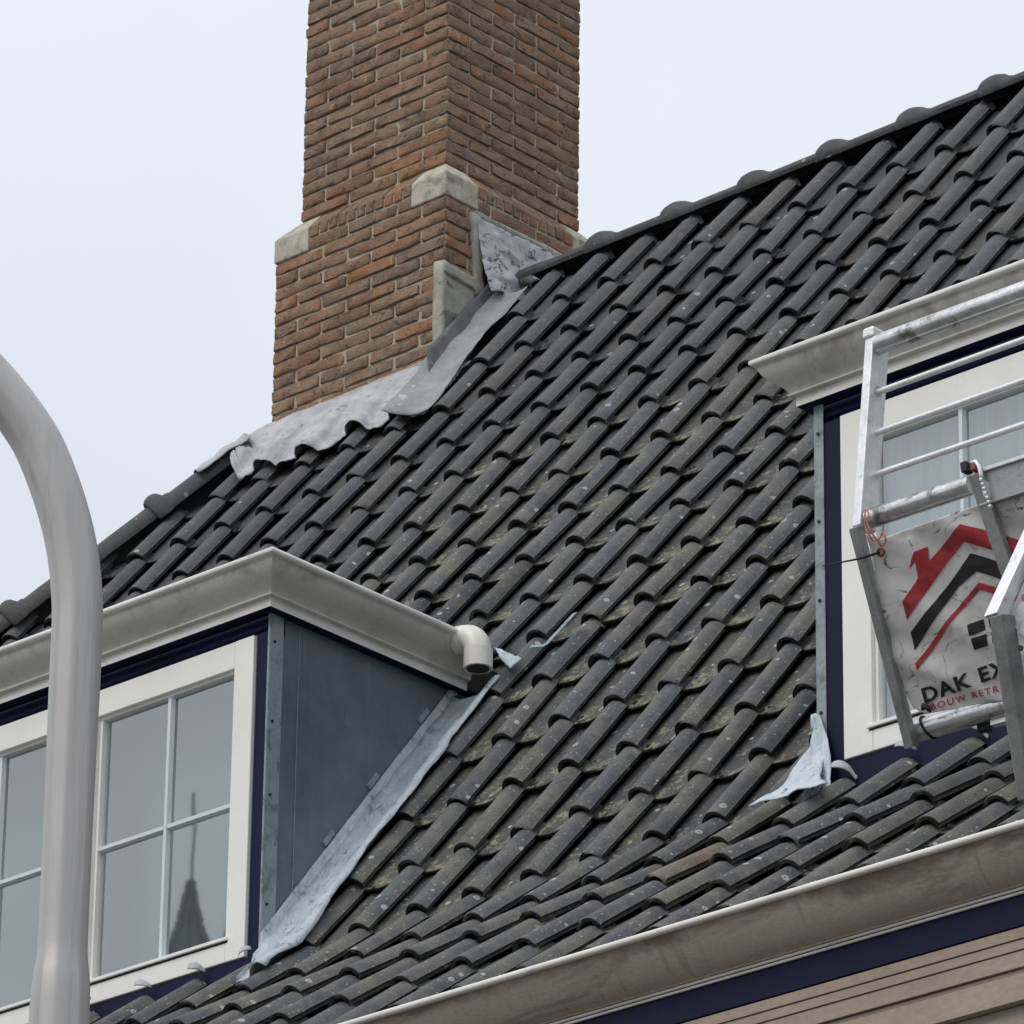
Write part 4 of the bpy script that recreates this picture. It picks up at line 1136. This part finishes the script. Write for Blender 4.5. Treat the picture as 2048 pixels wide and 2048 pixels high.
# guard post: box section, pale narrow front
a = onY(1737, 668, YK+.035); b = onY(1710, 1052, YK)
ax = Vector((.0125,0,0)); ay = Vector((0,.031,0))
bpart('guard_post', bevel(MB().bar(a + ay + ax*.2, b + ay + ax*.2, ax, ay).mesh('guard_post', M_ALUW), .003, 2), None)
bpart('post_cap', bevel(MB().bar(a + ay*.6 + Vector((0,0,-.012)), a + ay*.6 + Vector((.003,0,.016)), ax*1.35, ay*.8).mesh('post_cap', M_ALUW), .006, 2))
def rail(x0_, y0_, x1_, y1_, Y, r, name, mat, n=14, ext=.35):
    p = onY(x0_, y0_, Y); q = onY(x1_, y1_, Y); q = q + (q-p).normalized()*ext
    me = MB().tube([p, q], r, n).mesh(name, mat, True); smooth_by_angle(me, 50)
    return bpart(name, me), p, q
rail(1757, 689, 2048, 583, YK+.05, .0245, 'top_rail', M_STEEL, 20)
rail(1739, 1038, 1942, 970, YK+.03, .0240, 'middle_rail', M_STEEL, 20, .004)
for (x0_, y0_, y1_) in ((1754, 785, 679), (1747, 868, 761), (1741, 953, 849)):
    rail(x0_, y0_, 2048, y1_, YK+.055, .0078, 'guard_rail', M_ALUW, 10)
    c_ = onY(x0_-2, y0_, YK+.055); tor = MB().tube([c_+Vector((-.004,0,0)), c_+Vector((.010,0,0))], .0125, 14)
    bpart('rail_socket', tor.mesh('rail_socket', M_STEEL, False))
# lower leg
a = onY(1712, 1054, YK-.004); b = onY(1824, 1495, YK+.28)
ax2 = Vector((.0130,0,0))
bpart('lower_leg', bevel(MB().bar(a, b, ax2, Vector((0,.012,.006))).mesh('lower_leg', M_ALU), .002, 2))
rail(1832, 1463, 2048, 1400, YK+.29, .0265, 'bottom_rail', M_STEEL, 20)
c_ = onY(1880, 1400, YK+.255)
# second leg
a = onY(1952, 948, YK-.015); b = onY(2030, 1180, YK+.11)
bpart('inner_leg', bevel(MB().bar(a, b, Vector((.0175,0,0)), Vector((0,.010,.004))).mesh('inner_leg', M_ALU), .002, 2))
m = MB()
a2 = onY(1969, 962, YK-.012); b2 = onY(1987, 1015, YK+.012)
for k in range(7):
    p = a2.lerp(b2, k/6); m.tube([p+Vector((-.003,-.012,0)), p+Vector((.004,-.012,-.002))], .0045, 8)
m.bar(a2+Vector((0,0,0)), onY(1976,995,YK), Vector((.0035,0,0)), Vector((0,.012,0)))
bpart('spring', m.mesh('spring', M_ALUW))
c_ = onY(1938, 935, YK-.02); 
bpart('hook_cap', bevel(MB().bar(c_+Vector((-.006,0,-.012)), c_+Vector((-.009,0,.014)), Vector((.009,0,0)), Vector((0,.012,0))).mesh('hook_cap', M_DARK), .002))
c_ = onY(1951, 935, YK-.02)
bpart('hook_cap', bevel(MB().bar(c_+Vector((0,0,-.010)), c_+Vector((-.002,0,.008)), Vector((.0065,0,0)), Vector((0,.011,0))).mesh('hook_cap', M_CAPRED), .002), None, 'faded red plastic block')
m = MB().tube([onY(1943,926,YK-.024), onY(1951,923,YK-.024), onY(1957,932,YK-.022), onY(1962,948,YK-.02), onY(1964,962,YK-.016)], .0052, 8)
bpart('hook', m.mesh('hook', M_ALUW, True))
# horizontal box beam behind
p = onY(1964, 985, YK+.02); q = onY(2048, 958, YK+.02); q = q + (q-p).normalized()*.4; dirn = (q-p).normalized()
upb = Vector((0,-.12,1)).normalized()
bpart('cross_beam', bevel(MB().bar(p, q, upb*.0385, Vector((0,.018,.003))).mesh('cross_beam', M_ALU), .002, 2))
bpart('beam_lip', bevel(MB().bar(p + upb*.0405 + Vector((0,-.004,0)), q + upb*.0405 + Vector((0,-.004,0)), Vector((0,.022,0)), upb*.0045).mesh('beam_lip', M_ALUW), .001, 1))
# nearest leg at the right margin: kinked like the left one
a = onY(2092, 1012, YK-.10); b = onY(1990, 1235, YK-.24)
bpart('guard_post', bevel(MB().bar(a, b, Vector((.018,0,0)), Vector((0,.020,.0))).mesh('guard_post', M_ALUW), .003, 2), None, 'pale upper post at the right edge')
a = onY(2004, 1232, YK-.235); b = onY(2062, 1600, YK-.02)
bpart('lower_leg', bevel(MB().bar(a, b, Vector((.0185,0,0)), Vector((0,.024,.006))).mesh('lower_leg', M_ALU), .003, 2), None, 'scratched grey leg at the right edge')
c_ = onY(2042, 1297, YK-.262); bpart('bolt_hole', MB().tube([c_, c_+Vector((0,-.004,0))], .007, 10).mesh('bolt_hole', M_DARK))
m = MB(); m.bar(onY(2020,1238,YK-.25), onY(2075,1275,YK-.25), Vector((.012,0,.006)), Vector((0,.006,0)))
bpart('side_plate', MB().add([onY(2016,1236,YK-.21), onY(2075,1100,YK-.16), onY(2110,1100,YK-.16), onY(2110,1320,YK-.17), onY(2036,1262,YK-.20),
     onY(2016,1236,YK-.21)+Vector((0,.004,0)), onY(2075,1100,YK-.16)+Vector((0,.004,0)), onY(2110,1100,YK-.16)+Vector((0,.004,0)), onY(2110,1320,YK-.17)+Vector((0,.004,0)), onY(2036,1262,YK-.20)+Vector((0,.004,0))],
     [(0,1,2,3,4),(9,8,7,6,5),(0,1,6,5),(1,2,7,6),(2,3,8,7),(3,4,9,8),(4,0,5,9)]).mesh('side_plate', M_ALU))
bpart('paint_mark', MB().tube([onY(2052,1196,YK-.19), onY(2052,1196,YK-.186)], .011, 14).mesh('paint_mark', M_PINK))
# small bright tail of the platform below the bottom rail
p = onY(1986, 1448, YK+.30); q = onY(2016, 1440, YK+.30)
bpart('toe_plate', MB().bar(p, q, Vector((0,.01,0)), Vector((0,0,.006))).mesh('toe_plate', M_ALUW))
p = onY(1958, 1455, YK+.31); q = onY(1980, 1450, YK+.31)
bpart('rubber_stop', bevel(MB().bar(p, q, Vector((0,.01,0)), Vector((0,0,.014))).mesh('rubber_stop', M_DARK), .003))

# banner tied into the basket
BP = onY(1735, 1100, YK+.03); lean_dir = (onY(1836, 1480, YK+.28) - onY(1724, 1054, YK+.0)).normalized()
BN = lean_dir.cross(Vector((1,0,0))).normalized()
if BN.y > 0: BN = -BN
def bp(x, y, off=0.0):
    P = onplane(x, y, BP, BN); 
    return P + BN*(off + wr(P))
def wr(P):
    a_ = (P - BP); u = a_.x; v = -a_.dot(lean_dir)
    h = .008*noise.noise(Vector((u*7, v*9, 1))) + .010*noise.noise(Vector((u*3.0, v*16 + u*9, 7)))
    return h + .0018*noise.noise(Vector((u*30, v*45, 3)))
z5 = lambda x, y: (1450 + x*.31049, 1000 + y*.31056)
left_e = [(905,215),(935,300),(985,560),(1020,760),(1065,960),(1120,1140),(1170,1260),(1215,1340),(1290,1378)]
def lerp_pts(L, t):
    s_ = t*(len(L)-1); i = min(int(s_), len(L)-2); f = s_-i; return (L[i][0]*(1-f)+L[i+1][0]*f, L[i][1]*(1-f)+L[i+1][1]*f)
bot_e = [(1290,1378),(1450,1350),(1600,1322),(1790,1292),(2100,1215)]
top_e = [(905,215),(1000,250),(1280,150),(1600,40),(1930,-70),(2250,-150)]
def banner_px(u, v):
    l = lerp_pts(left_e, v); tp = lerp_pts(top_e, u); bt = lerp_pts(bot_e, u)
    # Coons-like blend
    x = l[0] + (tp[0]-905)*(1-v) + (bt[0]-1290)*v
    y = l[1] + (tp[1]-215)*(1-v) + (bt[1]-1378)*v
    return x, y
def banner_fn(u, v):
    x, y = z5(*banner_px(u, v)); P = bp(x, y)
    return P
banner = link('banner', grid_mesh('banner', 70, 60, banner_fn, M_BANNER, .0012), None, None, 'soiled white advertising banner with red and black roof logo, tied in the hoist basket', 'banner')
def print_poly(name, pts, mat):
    """flat print on the banner: subdivided so that it follows the cloth"""
    bm = bmesh.new(); vs = [bm.verts.new((p[0], p[1], 0)) for p in pts]; bm.faces.new(vs); bm.normal_update()
    bmesh.ops.triangulate(bm, faces=bm.faces[:], ngon_method='EAR_CLIP')
    for _ in range(4): 
        es = [e for e in bm.edges if e.calc_length() > 22]
        if es: bmesh.ops.subdivide_edges(bm, edges=es, cuts=1, use_grid_fill=False); bmesh.ops.triangulate(bm, faces=bm.faces[:])
    for v in bm.verts: v.co = bp(*z5(v.co.x, v.co.y), .0030)
    bmesh.ops.recalc_face_normals(bm, faces=bm.faces)
    me = bpy.data.meshes.new(name); bm.to_mesh(me); bm.free(); me.materials.append(mat)
    for f in me.polygons: f.use_smooth = True
    o = link(name, me); o.parent = banner; return o
print_poly('red_roof_print', [(1150,650),(1240,505),(1222,400),(1180,447),(1215,335),(1300,303),(1312,395),(1520,152),(1640,180),(1925,265),(1885,362),(1660,300),(1540,268),(1440,385),(1300,585),(1178,768)], M_RED)
print_poly('black_roof_print', [(1195,855),(1450,530),(1575,345),(1700,375),(1990,470),(1960,560),(1705,482),(1615,462),(1500,560),(1220,968)], M_BLACK)
print_poly('thin_red_print', [(1238,1045),(1440,770),(1632,532),(1735,555),(1990,640),(1975,680),(1740,602),(1640,578),(1500,735),(1250,1088)], M_RED)
for quad in ([(1570,800),(1668,765),(1685,832),(1590,868)], [(1598,885),(1695,855),(1708,930),(1615,962)], [(1698,755),(1790,722),(1810,790),(1712,822)], [(1722,845),(1815,812),(1832,885),(1738,918)]):
    print_poly('square_print', quad, M_BLACK)
def text_print(name, body, origin, xdir, ydir, size, mat, space=1.0, off=0.004):
    cu = bpy.data.curves.new(name, 'FONT'); cu.body = body; cu.size = 1.0; cu.space_character = space; cu.offset = off; cu.resolution_u = 4
    o = bpy.data.objects.new('tmp', cu); COL.objects.link(o)
    dg = bpy.context.evaluated_depsgraph_get(); me = bpy.data.meshes.new_from_object(o.evaluated_get(dg))
    bpy.data.objects.remove(o)
    for v in me.vertices:
        px = origin[0] + xdir[0]*v.co.x + ydir[0]*v.co.y; py = origin[1] + xdir[1]*v.co.x + ydir[1]*v.co.y
        v.co = bp(*z5(px, py), .0042)
    me.materials.clear(); me.materials.append(mat)
    bm = bmesh.new(); bm.from_mesh(me); seen = set(); bm.verts.ensure_lookup_table()
    for v0 in bm.verts:
        if v0.index in seen: continue
        st_ = [v0]; isl = set()
        while st_:
            a_ = st_.pop()
            if a_.index in isl: continue
            isl.add(a_.index); st_ += [e.other_vert(a_) for e in a_.link_edges]
        seen |= isl
        idx = sorted(isl); mp = {q: k for k, q in enumerate(idx)}
        fs = [tuple(mp[v.index] for v in f.verts) for f in bm.faces if f.verts[0].index in isl]
        m2 = bpy.data.meshes.new('letter'); m2.from_pydata([bm.verts[q].co[:] for q in idx], [], fs); m2.materials.append(mat)
        o2 = link('letter', m2); o2.parent = banner
    bm.free()
text_print('lettering', 'DAK EX', (1283,1308), (138,-50), (-36,-128), 1, M_BLACK, 1.16, .030)
text_print('lettering', 'BOUW RETROU', (1330,1352), (63,-17.5), (-14,-58), 1, M_RED, 1.32, .012)
# eyelet, cable tie, cord
c_ = bp(*z5(1003, 335), .003)
e1 = Vector((1,0,0)); e2 = -lean_dir
m = MB().tube([c_ + e1*(.009*math.cos(t)) + e2*(.009*math.sin(t)) for t in [k*math.pi/6 for k in range(13)]], .003, 6, False)
o = link('eyelet', m.mesh('eyelet', M_RUST, True)); o.parent = banner
q_ = onY(*z5(625, 425), YK-.02)
m = MB().tube([c_ + BN*.004, c_.lerp(q_, .35) + Vector((0,0,-.004)), c_.lerp(q_, .7) + Vector((0,0,-.002)), q_], [.0032,.0028,.0018,.0008], 6)
link('cable_tie', m.mesh('cable_tie', M_DARK, True), None, None, 'black cable tie through the banner eyelet, sticking out to the left', 'cable tie')
rp = []
for (x, y, o_) in ((905,60,-.03),(900,110,-.034),(905,170,-.03),(925,220,-.03),(960,265,-.022),(1000,240,-.02),(1015,205,-.02),(1035,262,-.02),(1008,300,-.01),(985,262,-.02),(940,205,-.03),(918,150,-.034),(925,90,-.034),(912,62,-.03)):
    rp.append(onY(*z5(x, y), YK + .03 + o_*1.6))
m = MB().tube(catmull(rp, 4), .0022, 6)
link('cord', m.mesh('cord', M_REDROPE, True), None, None, 'frayed red cord knotted round the left end of the middle rail', 'cord')
# dark strap round the bottom rail
rp = []
ctr = onY(1857, 1455, YK+.29); dr = (onY(2048,1400,YK+.29) - onY(1832,1463,YK+.29)).normalized(); s1 = Vector((0,-1,0)); s1 = (s1 - dr*s1.dot(dr)).normalized(); s2 = dr.cross(s1)
for k in range(15):
    t = 2*math.pi*k/14; rp.append(ctr + s1*.029*math.cos(t) + s2*.029*math.sin(t) + dr*.012*math.sin(t))
m = MB().tube(rp, .003, 6, False)
kn = onY(1853, 1422, YK+.235)
m.tube([kn + Vector((-.012,0,.006)), kn + Vector((-.004,-.006,.012)), kn + Vector((.008,-.004,.004)), kn + Vector((.012,0,-.006))], [.004,.007,.007,.003], 8)
link('strap', m.mesh('strap', M_DARK, True), None, None, 'thin black strap knotted round the bottom rail below the banner', 'strap')

# ------------------------------------------------------------------ church seen mirrored in the left window
Wp = onY(378, 1897, YF + .018); d = (Wp - EYE).normalized(); rdir = Vector((d.x, -d.y, d.z))
tt = 135.0
Pc = Wp + rdir*tt
church = empty('church', (Pc.x, Pc.y, 0), 'slate church spire with weathercock, mirrored in the left dormer window', 'church')
pxm = FPX/(tt + (Wp-EYE).length)
def cpart(name, me): o = link(name, me); o.parent = church; return o
zb_ = Pc.z
prof_s = [(zb_-16, 4.6), (zb_-9, 2.6), (zb_-4, 1.45), (zb_-1.2, 1.0), (zb_, .62), (zb_+.5, .36), (zb_+1.0, .20), (zb_+1.7, .09), (zb_+2.0, .03)]
m = MB(); rc = random.Random(3)
for k in range(60):
    z_ = zb_ - 3.5 + k*.09
    for q in range(len(prof_s)-1):
        if prof_s[q][0] <= z_ <= prof_s[q+1][0]: f_ = (z_-prof_s[q][0])/(prof_s[q+1][0]-prof_s[q][0]); r_ = prof_s[q][1]*(1-f_) + prof_s[q+1][1]*f_
    for a_ in range(8):
        an = a_*math.pi/4; p_ = Vector((math.cos(an)*r_*.98, math.sin(an)*r_*.98, z_)); e_ = .035 + rc.random()*.03
        m.box(p_.x-e_, p_.x+e_, p_.y-e_, p_.y+e_, z_-e_*.7, z_+e_*.7)
o_ = cpart('crocket', m.mesh('crocket', M_SPIRE)); o_['kind'] = 'stuff'
sv = Vector((RIGHT.x, -RIGHT.y, 0)).normalized()*1.25
cpart('side_spire', MB().tube([(sv.x,sv.y,z) for z in (zb_-12, zb_-3, zb_-.6, zb_+.35, zb_+1.6, zb_+3)], [2.2, 1.1, .66, .42, .16, .03], 8).mesh('side_spire', M_SPIRE))
cpart('spire', MB().tube([(0,0,z) for z, r in prof_s], [r for z, r in prof_s], 8).mesh('spire', M_SPIRE))
cpart('tower', MB().box(-4.2,4.2,-4.2,4.2,0,zb_-16).mesh('tower', M_WALL))
cpart('finial', MB().tube([(0,0,zb_+1.8),(0,0,zb_+4.3)], .035, 8).mesh('finial', M_SPIRE))
cpart('weathercock', MB().add([(-.2,-.2,zb_+2.9),(.2,.2,zb_+2.85),(.22,.22,zb_+3.2),(.05,.05,zb_+3.05),(-.12,-.12,zb_+3.4),(-.2,-.2,zb_+3.3),
   (-.2,-.17,zb_+2.9),(.2,.23,zb_+2.85),(.22,.25,zb_+3.2),(.05,.08,zb_+3.05),(-.12,-.09,zb_+3.4),(-.2,-.17,zb_+3.3)],
   [(0,1,2,3,4,5),(11,10,9,8,7,6)]+[(k,(k+1) % 6,6+(k+1) % 6,6+k) for k in range(6)]).mesh('weathercock', M_SPIRE))
